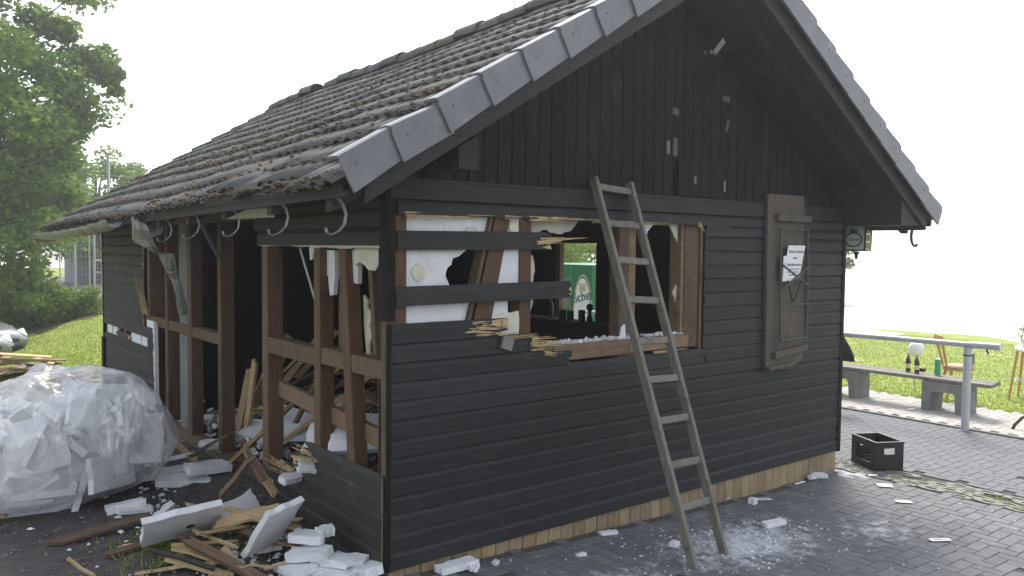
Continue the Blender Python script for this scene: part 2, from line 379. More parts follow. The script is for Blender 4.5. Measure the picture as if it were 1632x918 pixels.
# pavers: dark herringbone blocks in front of the hut
def paver_mesh(L_, W_, name, mt):
    b = MB(); g = .002; c = .0035; h = .05
    x0, x1, y0, y1 = g, L_-g, g, W_-g
    b.loft([[(x0,y0,-h),(x1,y0,-h),(x1,y1,-h),(x0,y1,-h)], [(x0,y0,-c),(x1,y0,-c),(x1,y1,-c),(x0,y1,-c)],
            [(x0+c,y0+c,0),(x1-c,y0+c,0),(x1-c,y1-c,0),(x0+c,y1-c,0)]])
    return b.mesh(name, mt)
pm = paver_mesh(.2, .1, 'paver', m_pav)
pl = []
u = .1
for i in range(-2, 82):
    for j in range(-40, 52):
        t = (i-j) % 4; x, y = i*u, j*u
        if x > 7.9: continue
        if -.05 < y < 7.4 and x < 5.05: continue
        if y > -.12 and y < 0.02 and x < 5.0: continue
        if 5.0 < x+.05 < 5.46 and y < .1: continue
        if t == 0: pl.append((x, y, 0))
        elif t == 3: pl.append((x+.1, y, 1))
def dist_cam(x, y): return sqrt((x-CP.x)**2+(y-CP.y)**2)
def inview(x, y, z=.05):
    d = Vector((x, y, z))-CP; f = d.dot(CF)
    if f < .3: return False
    px = 816+FPX*d.dot(CR)/f; py = 459+FPX*d.dot(CD)/f
    return -20 < px < 1650 and -20 < py < 940
pl = [p for p in pl if inview(p[0], p[1]) or R.random() < .8]
pl.sort(key=lambda p: (not inview(p[0]+.05, p[1]+.05), dist_cam(p[0], p[1])))
st = MB(); cnt = 0
for x, y, o_ in pl:
    z = gz(x, y) + R.uniform(-.001, .001); tl = R.uniform(-.003, .003)
    if cnt < 295:
        sp_ = .04 if x < 3.7 else 0; o = link('paver', pm, SET['paving_bed'], (x, y, z), (tl+(sp_ if o_ else 0), R.uniform(-.003,.003)+(0 if o_ else sp_), o_*pi/2)); cnt += 1
    else:
        M_ = Matrix.Translation((x, y, z)) @ Matrix.Rotation(o_*pi/2, 4, 'Z') @ Matrix.Rotation(.04 if x < 3.7 else 0, 4, 'X' if o_ else 'Y') @ Matrix.Rotation(tl, 4, 'X')
        st.add([M_ @ v.co for v in pm.vertices], [tuple(p.vertices) for p in pm.polygons])
o = st.build('paver_field', m_pav, SET['paving_bed']); o['kind'] = 'stuff'
# grass grid strip between corner and lower right
gm = MB(); gb = []
for k in range(18):
    for s_ in range(4):
        cx = 5.09 + s_*.10; cy = .08 - k*.24 - (s_ % 2)*.12
        n_ = 12; ring0 = []; ring1 = []; inner = []
        ou = [(cx+.058*cos(a)*(1-.3*abs(sin(a))**3), cy+.135*sin(a)) for a in np.linspace(0, 2*pi, 9)[:-1]]
        inn = [(cx+.024*cos(a), cy+.060*sin(a)) for a in np.linspace(0, 2*pi, 9)[:-1]]
        zz = gz(cx, cy)+.002+R.uniform(-.006,.006)
        v = [(*p, zz-.04) for p in ou]+[(*p, zz) for p in ou]+[(*p, zz) for p in inn]+[(*p, zz-.04) for p in inn]
        if R.random() < .12: continue
        f = []
        for q in range(8):
            w_ = (q+1) % 8
            f += [(q, w_, 8+w_, 8+q), (8+q, 8+w_, 16+w_, 16+q), (16+q, 16+w_, 24+w_, 24+q)]
        gm.add(v, f)
m_grid = mat('grass_grid_stone', (.17,.175,.155), (.27,.275,.25), scale=12, rough=.9, bump=.4, world=True)
o = gm.build('grass_grid_stone', m_grid, SET['paving_bed']); o['kind'] = 'stuff'
# pale pavers of the strip along the railing
pm2 = paver_mesh(.2, .1, 'pale_paver', m_paver2)
lst = []
for j in range(-30, 120):
    for i in range(0, 8):
        lst.append((8.04 + i*.2 - (0.1 if j % 2 else 0), j*.1))
for i, (x, y) in enumerate(lst): pass
lst = [(x, y) for x, y in lst if 8.0 <= x < 9.5]
lst.sort(key=lambda p: (not (inview(*p) and (p[1] < 2.6)), dist_cam(*p)))
st = MB()
for k, (x, y) in enumerate(lst):
    z = .002 + R.uniform(-.002, .002)
    if k < 290: link('pale_paver', pm2, SET['pavement'], (x, y, z), (0, 0, 0))
    else: st.add([v.co+Vector((x, y, z)) for v in pm2.vertices], [tuple(p.vertices) for p in pm2.polygons])
o = st.build('pale_paver_field', m_paver2, SET['pavement']); o['kind'] = 'stuff'
kb = MB()
for j in range(-3, 12): kb.box((7.92, j+.004, -.05), (7.985, j+.996, .018))
tag(kb.build('edging_kerb', m_conc), kind='structure')

# ------------------------------------------------------------------ the hut
W_, L_ = 5.0, 7.45; SB = .19; BP = .1144
hut = thing('wooden_hut', (0, 0, 0), 'half demolished black timber hut with a tiled gable roof', 'hut')
def profile(z0, n=7, t=.024, h=BP):
    pts = [(0, z0)]
    for k in range(n): pts.append((t, z0 + (h-.034)*k/(n-1)))
    pts += [(t-.012, z0+h-.008), (t-.019, z0+h+.002), (0, z0+h+.002)]
    return pts
def jagv(n, amp, rr):
    a = [rr.uniform(-1, 1)*amp for _ in range(n)]
    return a
def siding(parent, axis, u0, u1, z0, sgn_out, mt, j0=0, j1=0, base=0.0, t=.024, h=BP, name='siding_board', sk=0, bow=0):
    """board along axis ('x' or 'y'); outward = -Y for x boards, -X for y boards; jagged broken ends j0/j1"""
    z0 += R.uniform(-.0018,.0018); sk += R.uniform(-.003,.003); pr = profile(z0, 7, t+R.uniform(-.002,.002), h); n = len(pr)
    a0 = jagv(n, j0, R) if j0 else [0]*n; a1 = jagv(n, j1, R) if j1 else [0]*n
    seg = 4 if bow else 1
    rings = []
    for k in range(seg+1):
        tt = k/seg; ring = []
        for i, (o_, z) in enumerate(pr):
            u_ = (u0+a0[i])*(1-tt) + (u1+a1[i])*tt
            off = -(base+o_+bow*sin(pi*tt)); zz = z + sk*tt
            ring.append((u_, off, zz) if axis == 'x' else (off, u_, zz))
        rings.append(ring)
    b = MB(); b.loft(rings, True, 0, True, 1); b.mi[-2] = 1 if j0 else 0; b.mi[-1] = 1 if j1 else 0
    return b.build(name, [mt, m_fresh], parent)
def shard(p0, p1, w_, parent=None, name='splinter', mt=None, th=.006):
    p0, p1 = Vector(p0), Vector(p1); d = p1-p0; l_ = d.length
    side = d.cross(Vector((0,-1,0))) if abs(d.normalized().y) < .9 else Vector((0,0,1))
    side.normalize(); nrm = d.cross(side).normalized(); b = MB()
    nf = max(4, int(w_/.006))
    for k in range(nf):
        o_ = (k+.5)/nf-.5; c0 = p0 + side*w_*o_ + nrm*R.uniform(-.006,.006) + d*R.uniform(-.02,.06)
        ln_ = R.uniform(.30,1.0)*(1-.45*abs(o_)); e = c0 + d*ln_ + side*R.uniform(-.25,.25)*w_ + nrm*R.uniform(-.018,.01)
        fw = w_/nf*R.uniform(.6,1.3); rings = []
        for t, q in ((0,1),(.5,.85),(.85,.45),(1,.08)):
            c = c0.lerp(e, t) + nrm*.004*sin(t*5+k)
            rings.append([c-side*fw*q*.6-nrm*th*.5*q, c+side*fw*q*.6-nrm*th*.5*q, c+side*fw*q*.5+nrm*th*.5*q, c-side*fw*q*.5+nrm*th*.5*q])
        b.loft(rings)
    return b.build(name, mt or m_fresh, parent)

# plinth
b = MB(); b.box((.01, .012, -.1), (4.99, 7.43, SB-.01)); plinth = b.build('plinth', m_mortar, hut)
for i in range(43):
    x0 = .005 + i*.116; x1 = min(x0+.111, 4.995)
    if x1-x0 < .03: continue
    b = MB(); c = .004; z1 = SB-.004; z0 = gz(x0, 0)-.03
    yo = -.002+R.uniform(-.0015,.0015)
    b.loft([[(x0,.011,z0),(x1,.011,z0),(x1,.011,z1),(x0,.011,z1)], [(x0,yo,z0),(x1,yo,z0),(x1,yo,z1),(x0,yo,z1)], [(x0+c,yo-c,z0+c),(x1-c,yo-c,z0+c),(x1-c,yo-c,z1-c),(x0+c,yo-c,z1-c)]])
    b.build('plinth_tile', m_plin, plinth)

# front wall: inner lining with the opening
b = MB(); y0, y1 = .13, .15
b.box((1.06,y0,2.36),(2.92,y1,2.48)); b.box((0.02,y0,SB),(4.98,y1,1.34)); b.box((2.9,y0,1.34),(4.98,y1,2.48)); b.box((.02,y0,1.34),(.42,y1,2.48))
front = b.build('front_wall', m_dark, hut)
for i in range(10):
    siding(front, 'x', .012, 4.975, SB+i*BP, -1, m_blx, 0, 0)
siding(front, 'x', .012, 1.44, SB+10*BP, -1, m_blx, 0, .03)
siding(front, 'x', .012, 1.13, SB+11*BP, -1, m_blx, 0, .04)
siding(front, 'x', .014, .82, SB+12*BP, -1, m_blx, 0, .09)
siding(front, 'x', .035, 1.42, 1.785, -1, m_blx, 0, .02, base=.018, sk=.012)
siding(front, 'x', .055, 1.22, 2.118, -1, m_blx, 0, .07, base=.0, sk=.015)
siding(front, 'x', .055, 4.975, 2.335, -1, m_blx, 0, 0, h=.085)
for i in range(10, 19):
    z = SB+i*BP
    if i == 18:  siding(front, 'x', 2.90, 3.70, z, -1, m_blx, .0, 0, h=.085); siding(front, 'x', 3.705, 4.975, z, -1, m_blx, h=.085); continue
    siding(front, 'x', 2.895+R.uniform(-.006,.006), 4.975, z, -1, m_blx)
b = MB(); b.box((.0,-.034,2.425),(4.99,0,2.533)); b.build('belt_board', m_blx, front)
b = MB(); b.box((.0,-.04,2.533),(4.99,0,2.55)); b.build('drip_strip', m_blx, front)
b = MB(); b.box((-.028,-.030,1.70),(.034,.0,2.425)); b.box((-.028,.0,1.70),(-.001,.05,2.425)); b.build('corner_board', m_blz, front)
b = MB(); b.beam((.0,-.012,SB),(.0,-.012,1.68),.026,.026,(1,0,0),ch=.003); b.build('corner_strip', m_blz, front)
b = MB(); b.box((4.977,-.03,SB-.01),(5.03,.03,2.42)); b.build('corner_board', m_blz, front)
b = MB(); b.box((2.90,-.032,2.30),(3.2,-.022,2.335)); b.build('patch_strip', m_blx, front)
b = MB(); b.box((2.92,-.034,1.235),(3.28,-.022,1.28)); b.build('patch_strip', m_blx, front)
def stud(p0, p1, w_, d_, parent, mt=None, name='stud', up=(0,1,0)):
    b = MB(); b.beam(p0, p1, w_, d_, up, ch=.005, jag=.0, seg=1); return b.build(name, mt or m_post, parent)
stud((.075,.07,1.30),(.075,.07,2.42),.11,.11, front, m_postf)
stud((1.06,.07,1.33),(1.06,.07,2.42),.10,.11, front, m_post)
b = MB()   # diagonal brace
b.prism([(.60,1.55),(.745,1.55),(.935,2.42),(.82,2.42)], .008, .10, lambda u_, v_, d_: (u_, d_, v_)); b.build('brace', m_post, front)
b = MB(); b.prism([(.575,1.67),(.60,1.67),(.80,2.42),(.775,2.42)], .0, .09, lambda u_, v_, d_: (u_, d_, v_)); b.build('brace_batten', m_beam, front)
stud((2.0,.06,1.33),(2.0,.06,2.42),.11,.10, front, m_beam)
stud((2.105,.075,1.33),(2.105,.075,2.42),.085,.09, front, m_sill)
stud((2.66,.07,1.47),(2.66,.07,2.40),.035,.12, front, m_sill, 'window_frame')
stud((2.765,.06,1.36),(2.765,.06,2.42),.17,.11, front, m_beam)
stud((2.878,.03,1.34),(2.878,.03,2.42),.034,.07, front, m_postf)
b = MB(); b.beam((1.30,.05,1.412),(2.05,.05,1.412),.13,.115); b.build('window_sill', m_sill, front)
b = MB(); b.beam((2.055,.045,1.412),(2.72,.045,1.412),.12,.10); b.build('window_sill', m_sill, front)
b = MB(); b.beam((1.02,.06,1.38),(1.30,.06,1.38),.10,.09); b.build('window_sill', m_beam, front)
stud((.0,.09,2.40),(5,.09,2.40),.08,.10, front, m_dark, 'top_plate', up=(0,0,1))
# insulation panels behind the boards of the front wall
def panel(poly, y0, y1, parent, mt=None, name='insulation_panel', axis='y'):
    b = MB(); fn = (lambda u_, v_, d_: (u_, d_, v_)) if axis == 'y' else (lambda u_, v_, d_: (d_, u_, v_))
    b.prism(poly, y0, y1, fn); return b.build(name, mt or m_foam, parent)
def rough(poly, amp=.006, n=4):
    out = []
    for i in range(len(poly)):
        a, b_ = poly[i], poly[(i+1) % len(poly)]
        for k in range(n):
            t = k/n; out.append((a[0]*(1-t)+b_[0]*t + (R.uniform(-amp,amp) if k else 0), a[1]*(1-t)+b_[1]*t + (R.uniform(-amp,amp) if k else 0)))
    return out
panel([(.135,2.13),(.415,2.13),(.415,2.345),(.135,2.345)], .03,.07, front)
panel([(.419,2.13),(.72,2.13),(.79,2.345),(.419,2.345)], .032,.072, front)
panel([(.80,2.13),(1.01,2.13),(1.01,2.345),(.87,2.345)], .03,.07, front)
C_hole = [(.135,1.80),(.56,1.80)] + [(.52,1.865),(.475,1.885),(.44,1.93),(.425,1.97),(.44,2.01),(.47,2.03),(.48,2.07),(.53,2.085),(.58,2.12)] + [(.60,2.15),(.135,2.15)]
panel(rough(C_hole, .004, 2), .028,.068, front)
panel([(.55,1.78),(.62,1.78),(.64,1.84),(.57,1.835)], .026,.066, front)
panel([(.79,1.80),(1.01,1.80),(1.01,2.15),(.865,2.15)], .03,.07, front)
panel([(.135,1.62),(.605,1.62),(.64,1.82),(.135,1.82)], .03,.07, front)
panel(rough([(.745,1.66),(.93,1.69),(.92,1.82),(.77,1.82)], .006, 3), .032,.072, front)
panel(rough([(.72,1.56),(1.0,1.50),(1.0,1.72),(.76,1.70)], .01, 4), .012,.03, front, m_paper, 'plasterboard_piece')
for (cx, cz, r_) in ((.62,2.23,.045),(.23,1.985,.052),(.955,2.28,.04)):
    b = MB(); b.prism([(cx+r_*cos(a)*R.uniform(.85,1.1), cz+r_*sin(a)*R.uniform(.85,1.1)) for a in np.linspace(0,2*pi,13)[:-1]], .020, .0272 if cx != .23 else .0262, lambda u_, v_, d_: (u_, d_, v_)); b.build('adhesive_patch', m_foamd, front)
# torn lining at the head of the opening
def torn(pts, y, parent, mt=m_paper, name='torn_lining'):
    b = MB(); b.prism(rough(pts, .008, 4), y, y+.014, lambda u_, v_, d_: (u_, d_, v_)); return b.build(name, mt, parent)
torn([(1.12,2.40),(1.12,2.28),(1.20,2.22),(1.29,2.27),(1.42,2.24),(1.55,2.27),(1.62,2.34),(1.80,2.36),(1.85,2.40)], .10, front)
torn([(1.12,2.12),(1.2,2.09),(1.22,1.98),(1.2,1.88),(1.23,1.80),(1.12,1.78)], .11, front)
torn([(1.12,1.80),(1.2,1.78),(1.17,1.70),(1.12,1.68)], .10, front)
torn([(2.18,2.36),(2.20,2.26),(2.23,2.18),(2.26,2.24),(2.30,2.30),(2.36,2.36)], .03, front, m_foam, 'hanging_plaster')
torn([(2.52,2.37),(2.58,2.28),(2.64,2.20),(2.66,2.37)], .05, front)
torn([(2.60,1.80),(2.64,1.86),(2.64,1.72)], .05, front)
# splintered fresh wood
for p0, p1, w__ in (((1.05,-.02,2.337),(2.0,-.025,2.333),.03), ((1.12,-.03,2.335),(1.5,-.03,2.35),.03), ((1.6,-.03,2.335),(2.89,-.02,2.338),.022), ((.1,-.02,2.33),(.42,-.03,2.315),.035), ((.3,-.02,2.335),(.85,-.02,2.34),.02), ((.85,-.02,2.34),(1.08,-.03,2.325),.025),
                  ((1.16,-.02,2.19),(1.62,-.03,2.215),.032), ((1.12,-.025,2.175),(1.45,-.04,2.19),.022),
                  ((.60,-.02,1.64),(1.00,-.04,1.63),.03), ((.55,-.02,1.615),(.95,-.04,1.595),.03), ((.62,-.02,1.58),(.90,-.05,1.60),.02), ((.86,-.02,1.55),(1.2,-.03,1.565),.045), ((.60,-.02,1.66),(.80,-.05,1.675),.015),
                  ((1.08,-.03,1.51),(1.42,-.02,1.485),.06), ((1.08,-.02,1.47),(1.52,-.015,1.45),.05), ((1.2,-.02,1.425),(1.45,-.02,1.395),.03), ((2.3,-.02,1.345),(2.9,-.03,1.35),.02), ((2.80,-.02,2.36),(2.88,-.03,2.28),.03)):
    shard(p0, p1, w__, front)
b = MB(); b.box((-.04,-.012,-.04),(.045,.012,.045), M=Matrix.Translation((.86,-.045,1.515)) @ Matrix.Rotation(.3, 4, 'Y')); b.build('junction_box', m_conc, front)
# crumbs along the window sill
b = MB()
for k in range(900):
    x = R.choice((R.uniform(1.15,2.05), R.gauss(1.6,.15), R.gauss(1.95,.05), R.uniform(2.25,2.68))); y = R.uniform(-.01,.12); s_ = R.uniform(.002,.008) if R.random() < .93 else R.uniform(.01,.018)
    if not 1.15 < x < 2.70: continue
    M_ = Matrix.Translation((x, y, 1.472+s_*.3)) @ Matrix.Rotation(R.uniform(0,6), 4, (R.random(),R.random(),R.random()+.01)); b.box((-s_,-s_*.7,-s_*.4),(s_,s_*.7,s_*.4), M=M_)
tag(b.build('plaster_crumbs', m_foam, front), kind='stuff')
b = MB(); b.prism(rough([(1.93,1.47),(1.96,1.50),(1.97,1.56),(2.01,1.58),(2.02,1.5),(2.03,1.47)], .008, 3), .0,.05, lambda u_, v_, d_: (u_, d_, v_)); b.build('foam_remnant', m_foam, front)
# pipe outlet gap seen as a tiny chip patches
# gable
b = MB(); RP = .61
def rz(x): return 2.44 + RP*(min(x, 5-x)+.10)            # underside of the roof above the wall
b.prism([(0,2.45),(5,2.45),(5,rz(5)),(2.5,rz(2.5)),(0,rz(0))], .03, .06, lambda u_, v_, d_: (u_, d_, v_)); gable = b.build('gable_wall', m_dark, hut)
nb = 44; bw = 5.0/nb
for i in range(nb):
    x0, x1 = i*bw+.0015, (i+1)*bw-.0015; c = .005; yo = -.014 - R.uniform(0,.003)
    zb = 2.55
    def top(x): return max(rz(x)+.03, zb+.02)
    xm = [x0, x0+c, x1-c, x1]; ym = [-.007, yo, yo, -.007]
    r0 = [(x, y, zb) for x, y in zip(xm, ym)] + [(x1,.029,zb),(x0,.029,zb)]
    r1 = [(x, y, top(x)) for x, y in zip(xm, ym)] + [(x1,.029,top(x1)),(x0,.029,top(x0))]
    b = MB(); b.loft([r0, r1]); b.build('gable_board', m_blz, gable)
b = MB(); b.box((2.53,-.036,2.556),(3.05,-.024,2.83)); dr = b.build('loft_hatch', m_blz, gable); dr['label'] = 'small hinged loft hatch in the gable boards'
for i in range(4):
    b = MB(); x0 = 2.535+i*.129; b.box((x0,-.044,2.56),(x0+.123,-.036,2.826)); b.build('hatch_board', m_blz, dr)
for (x, z, w__, h__, r_) in ((2.72,2.69,.022,.06,0),(3.12,2.66,.022,.09,0),(3.12,3.37,.09,.045,0),(2.42,2.92,.035,.10,0),(2.50,2.93,.05,.14,.0),(3.14,3.16,.03,.10,.2),(2.84,3.70,.03,.03,.3),(2.50,3.20,.07,.05,.2)):
    b = MB(); dy_ = -.046 if z < 2.83 and x < 3.05 else -.024
    b.box((-w__/2, -.006, -h__/2), (w__/2, .004, h__/2), M=Matrix.Translation((x, dy_-.003, z)) @ Matrix.Rotation(r_, 4, 'Y')); b.build('metal_fitting', m_brack if z > 3 or w__ > .04 else m_conc, gable)
p = PY(1146,72,-.26); b = MB(); b.box((-.012,-.004,-.085),(.03,.004,.075), M=Matrix.Translation(p) @ Matrix.Rotation(.78,4,'Y')); b.box((-.03,-.003,-.12),(.0,.003,-.10), M=Matrix.Translation(p) @ Matrix.Rotation(.78,4,'Y')); b.build('tape_strip', m_conc, gable)
# left wall: sill beam and top plate, posts, rails, boards
b = MB(); b.beam((.06,0.02,.245),(.06,7.44,.245),.115,.105); b.beam((.06,.02,2.40),(.06,7.44,2.40),.11,.11); left = b.build('left_wall', m_beam, hut)
def post(ylo, yhi, dep, z0=.295, z1=2.35, x0=0.0, parent=None, name='post'):
    b = MB(); c = .006
    b.prism([(x0,ylo+c),(x0+c,ylo),(x0+dep-c,ylo),(x0+dep,ylo+c),(x0+dep,yhi-c),(x0+dep-c,yhi),(x0+c,yhi),(x0,yhi-c)], z0, z1, lambda u_, v_, d_: (u_, v_, d_))
    n = 8
    for i in (6, 7, 0): b.mi[2+i] = 1
    return b.build(name, [m_post, m_postf], parent or left)
post(.0,.085,.13); post(.935,1.03,.11); post(1.87,1.985,.13); post(2.945,3.035,.125); post(3.80,3.93,.115); post(4.60,4.70,.13); post(5.28,5.38,.15); post(6.4,6.5,.12); post(7.33,7.43,.12)
def lean(pa, pb, w_, d_, mt=None, name='brace'):
    b = MB(); b.beam(pa, pb, w_, d_, (1,0,0), ch=.005, jag=.0); return b.build(name, mt or m_post, left)
lean((.045,.42,.295),(.055,.64,2.36),.10,.10)
lean((.10,.30,1.46),(.12,.42,2.15),.05,.05, m_postf)
lean((.14,.86,1.4),(.14,.86,2.05),.05,.05, m_beam)
b = MB(); b.beam((.06,1.035,1.37),(.06,1.87,1.37),.11,.125,jag=.0); b.build('rail', m_beam, left)
b = MB(); b.beam((.06,.09,1.39),(.06,.93,1.39),.10,.115); b.build('rail', m_beam, left)
b = MB(); b.beam((.06,3.04,1.30),(.06,3.80,1.30),.10,.10); b.build('rail', m_beam, left)
b = MB(); b.beam((.06,3.93,1.30),(.06,5.6,1.30),.10,.10); b.build('rail', m_beam, left)
b = MB(); b.beam((.11,.09,.92),(.11,1.87,1.02),.05,.12); b.build('rail', m_dplank, left)
lean((.30,1.45,1.42),(.16,1.62,2.12),.022,.012, m_paper, 'hanging_strip')
b = MB(); b.box((.03,3.96,.30),(.05,4.28,2.36)); b.build('cement_board', mat('cement_board', (.13,.13,.125), (.19,.19,.18), scale=4, rough=.9, bump=.1), left)
def pxpoly(pts, x): return [(PX(a, b_, x).y, PX(a, b_, x).z) for a, b_ in pts]
panel(rough(pxpoly([(514,399),(534,399),(535,438),(532,470),(527,471),(524,440),(514,436)], .06), .004, 3), .055,.085, left, axis='x', mt=m_foam)
panel(rough(pxpoly([(546,399),(572,399),(571,452),(563,450),(553,442),(549,430)], .06), .004, 3), .055,.085, left, axis='x', mt=m_foam)
panel(rough(pxpoly([(566,399),(609,399),(609,418),(603,424),(598,432),(588,430),(582,422),(573,418),(568,424)], .035), .003, 3), .03,.04, left, axis='x', mt=m_paper, name='torn_lining')
panel(rough(pxpoly([(566,395),(609,395),(609,404),(566,404)], .05), .003, 3), .045,.05, left, axis='x', mt=m_foam)
panel(rough(pxpoly([(579,470),(586,480),(584,490),(590,496),(592,508),(588,520),(592,535),(588,550),(588,566),(584,566),(580,520)], .12), .002, 2), .12,.135, left, axis='x', mt=m_foamd, name='spray_foam')
# upper boards left, with torn white lower edge
for k, (zz, ye) in enumerate(((2.145,2.02),(2.259,2.05),(2.373,2.10))):
    siding(left, 'y', .03, ye, zz, -1, m_bly, 0, .03, h=BP if k < 2 else .08)
b = MB(); b.prism(rough([(.03,2.150),(.03,2.128),(1.0,2.125),(1.02,2.05),(1.06,2.04),(1.07,2.135),(2.04,2.14),(2.04,2.155)], .006, 6), -.012, -.002, lambda u_, v_, d_: (d_, u_, v_)); b.build('torn_edge', m_paper, left)
# low broken boards at the corner
for k, ye in enumerate((3.0,2.05,1.55,1.28,1.12)):
    siding(left, 'y', .03, ye, SB+k*BP, -1, m_bld, 0, .09)
for k in range(10):
    z = SB+R.uniform(.1,.57); y = 2.2-(z-SB)*1.9; shard((-.02,y-.25,z),(-.03-R.uniform(0,.08),y+R.uniform(.05,.3),z+R.uniform(-.05,.08)), R.uniform(.015,.04), left)
b = MB(); b.prism(rough([(.016,SB),(.024,SB),(.024,.76),(.015,.75)], .003, 9), -.028, -.020, lambda u_, v_, d_: (d_, u_, v_)); b.build('broken_edge', m_sill, left)
# far boards of the left wall
for i in range(20):
    z = SB+i*BP; e0 = 5.06 if i < 8 else 5.50
    if i == 19: siding(left, 'y', e0, 7.46, z, -1, m_bld, .0, 0, h=.09); continue
    if i == 7:
        siding(left, 'y', 5.06, 5.3, z, -1, m_bld, .03, .02); siding(left, 'y', 6.15, 6.75, z, -1, m_bld, .05, .05, h=.07); continue
    if i == 8: siding(left, 'y', 5.1, 7.46, z, -1, m_bld, .03, 0); continue
    if i == 2: siding(left, 'y', 6.35, 7.46, z, -1, m_bld, .04, 0); continue
    if i == 1: siding(left, 'y', 6.6, 7.46, z, -1, m_bld, .04, 0); continue
    siding(left, 'y', e0+R.uniform(-.02,.03), 7.46, z, -1, m_bld, .02, 0, bow=.01 if i in (4,5) else 0)
for (a, b_, c_, d_) in ((5.40,5.62,.96,1.10),(5.66,6.1,.98,1.10),(6.8,7.05,.98,1.10),(7.1,7.35,.98,1.1),(5.1,5.4,1.20,1.30),(5.5,6.3,.30,.52),(5.1,5.45,.30,.50),(5.08,5.34,.62,.72)):
    panel([(a,c_),(b_,c_),(b_,d_),(a,d_)], -.004,.03, left, axis='x')
panel([(5.02,.40),(5.06,.38),(5.10,1.25),(5.04,1.3)], -.02, .02, left, axis='x', name='foam_strip')
b = MB(); b.box((-.05,7.40,.0),(-.012,7.50,.92)); b.build('corner_board', m_blz, left)
b = MB(); b.box((-.03,7.462,.3),(.03,7.50,2.44)); b.build('corner_board', m_blz, left)
for k in range(14):     # splinter bunch at the far rail
    y = R.uniform(5.25,5.45); shard((-.02,y,1.36),(-.05+R.uniform(-.05,.05),y+R.uniform(.02,.42),R.uniform(1.6,1.98)), R.uniform(.015,.04), left, mt=m_plank)
# other walls, floor, ceiling
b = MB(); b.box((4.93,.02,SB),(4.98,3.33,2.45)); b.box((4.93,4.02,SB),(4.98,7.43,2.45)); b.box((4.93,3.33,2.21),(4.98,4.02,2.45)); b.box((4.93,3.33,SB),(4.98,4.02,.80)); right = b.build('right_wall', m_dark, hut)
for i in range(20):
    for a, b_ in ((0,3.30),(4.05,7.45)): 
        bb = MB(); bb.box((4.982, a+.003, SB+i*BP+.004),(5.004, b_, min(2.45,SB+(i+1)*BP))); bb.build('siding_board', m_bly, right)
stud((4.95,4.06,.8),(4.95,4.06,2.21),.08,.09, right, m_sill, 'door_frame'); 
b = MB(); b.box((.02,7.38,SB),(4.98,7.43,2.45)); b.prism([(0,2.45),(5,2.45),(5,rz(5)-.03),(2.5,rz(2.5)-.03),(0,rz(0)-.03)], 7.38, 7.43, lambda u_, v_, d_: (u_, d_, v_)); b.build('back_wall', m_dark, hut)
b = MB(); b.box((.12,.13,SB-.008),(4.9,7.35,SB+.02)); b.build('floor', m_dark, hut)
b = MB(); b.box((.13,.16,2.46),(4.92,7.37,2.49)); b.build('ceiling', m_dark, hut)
b = MB(); b.box((2.3,1.8,SB+.02),(2.34,5.4,2.45)); b.build('partition', m_dark, hut) if False else None

# ------------------------------------------------------------------ roof
Y0, Y1 = -.60, 8.22; XE = -.62; XR = 5.62; ANG = math.atan(RP)
sag = lambda y: -.0135*(y+.6) + .012*sin(y*1.3) 
def roofz(x, y): return 2.475 + RP*(min(x, 5-x)-XE) + sag(y)
b = MB()
for sx in (0, 1):
    vs_ = []; 
    for k in range(12):
        y = Y0+.02+(Y1-Y0-.04)*k/11
        row = []
        for x, dz in ((XE+.04,-.05),(2.5,-.05),(2.5,-.085),(XE+.04,-.085)):
            row.append(((5-x) if sx else x, y, roofz(x, y)+dz))
        vs_.append(row)
    b.loft(vs_)
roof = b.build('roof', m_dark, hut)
def wave(u_): return .016*(.5+.5*cos(2*pi*u_/.15+pi))**1.0*1.6
TW, TL, EX = .3041, .40, .3305
def tile_mesh():
    b = MB(); n = 12; top_ = []; rows = [0, .5, 1]
    vs_ = []
    for r in rows:
        for i in range(n+1):
            u_ = i/n*TW; vs_.append((u_, r*TL, wave(u_)+.030*(1-r)+(-.004 if r == 0 else 0)))
    m0 = len(vs_)
    for r in (0, 1):
        for i in range(n+1): u_ = i/n*TW; vs_.append((u_, r*TL+(.004 if r == 0 else 0), wave(u_)+.030*(1-r)-.017))
    f = []
    for r in range(2):
        for i in range(n): a = r*(n+1)+i; f.append((a, a+1, a+n+2, a+n+1))
    for i in range(n): f.append((i, m0+i, m0+i+1, i+1))
    for i in range(n): f.append((m0+i, m0+n+1+i, m0+n+2+i, m0+i+1))
    b.add(vs_, f); me = b.mesh('roof_tile', m_tile); me.polygons.foreach_set('use_smooth', [True]*len(me.polygons)); return me
tm = tile_mesh()
NT = 29; NR = 11
tl = []
for r in range(NR):
    for c in range(NT):
        y = Y0 + c*TW; s_ = r*EX
        x = XE + s_*cos(ANG); dx = 0
        tl.append((dist_cam(x, y), r, c, x, y))
tl.sort()
st = MB()
def tile_matrix(x, y, left_side, j=0):
    z = roofz(x, y+TW/2)
    # local u -> world -Y..; v -> up the slope
    if left_side:
        ux, vx = Vector((0,1,0)), Vector((cos(ANG),0,sin(ANG))); wv = Vector((-sin(ANG),0,cos(ANG))); xx = x
    else:
        ux, vx = Vector((0,1,0)), Vector((-cos(ANG),0,sin(ANG))); wv = Vector((sin(ANG),0,cos(ANG))); xx = 5-x
    M_ = Matrix.Identity(4)
    for i in range(3): M_[i][0], M_[i][1], M_[i][2] = ux[i], vx[i], wv[i]
    M_[0][3], M_[1][3], M_[2][3] = xx, y, z-.045
    return M_
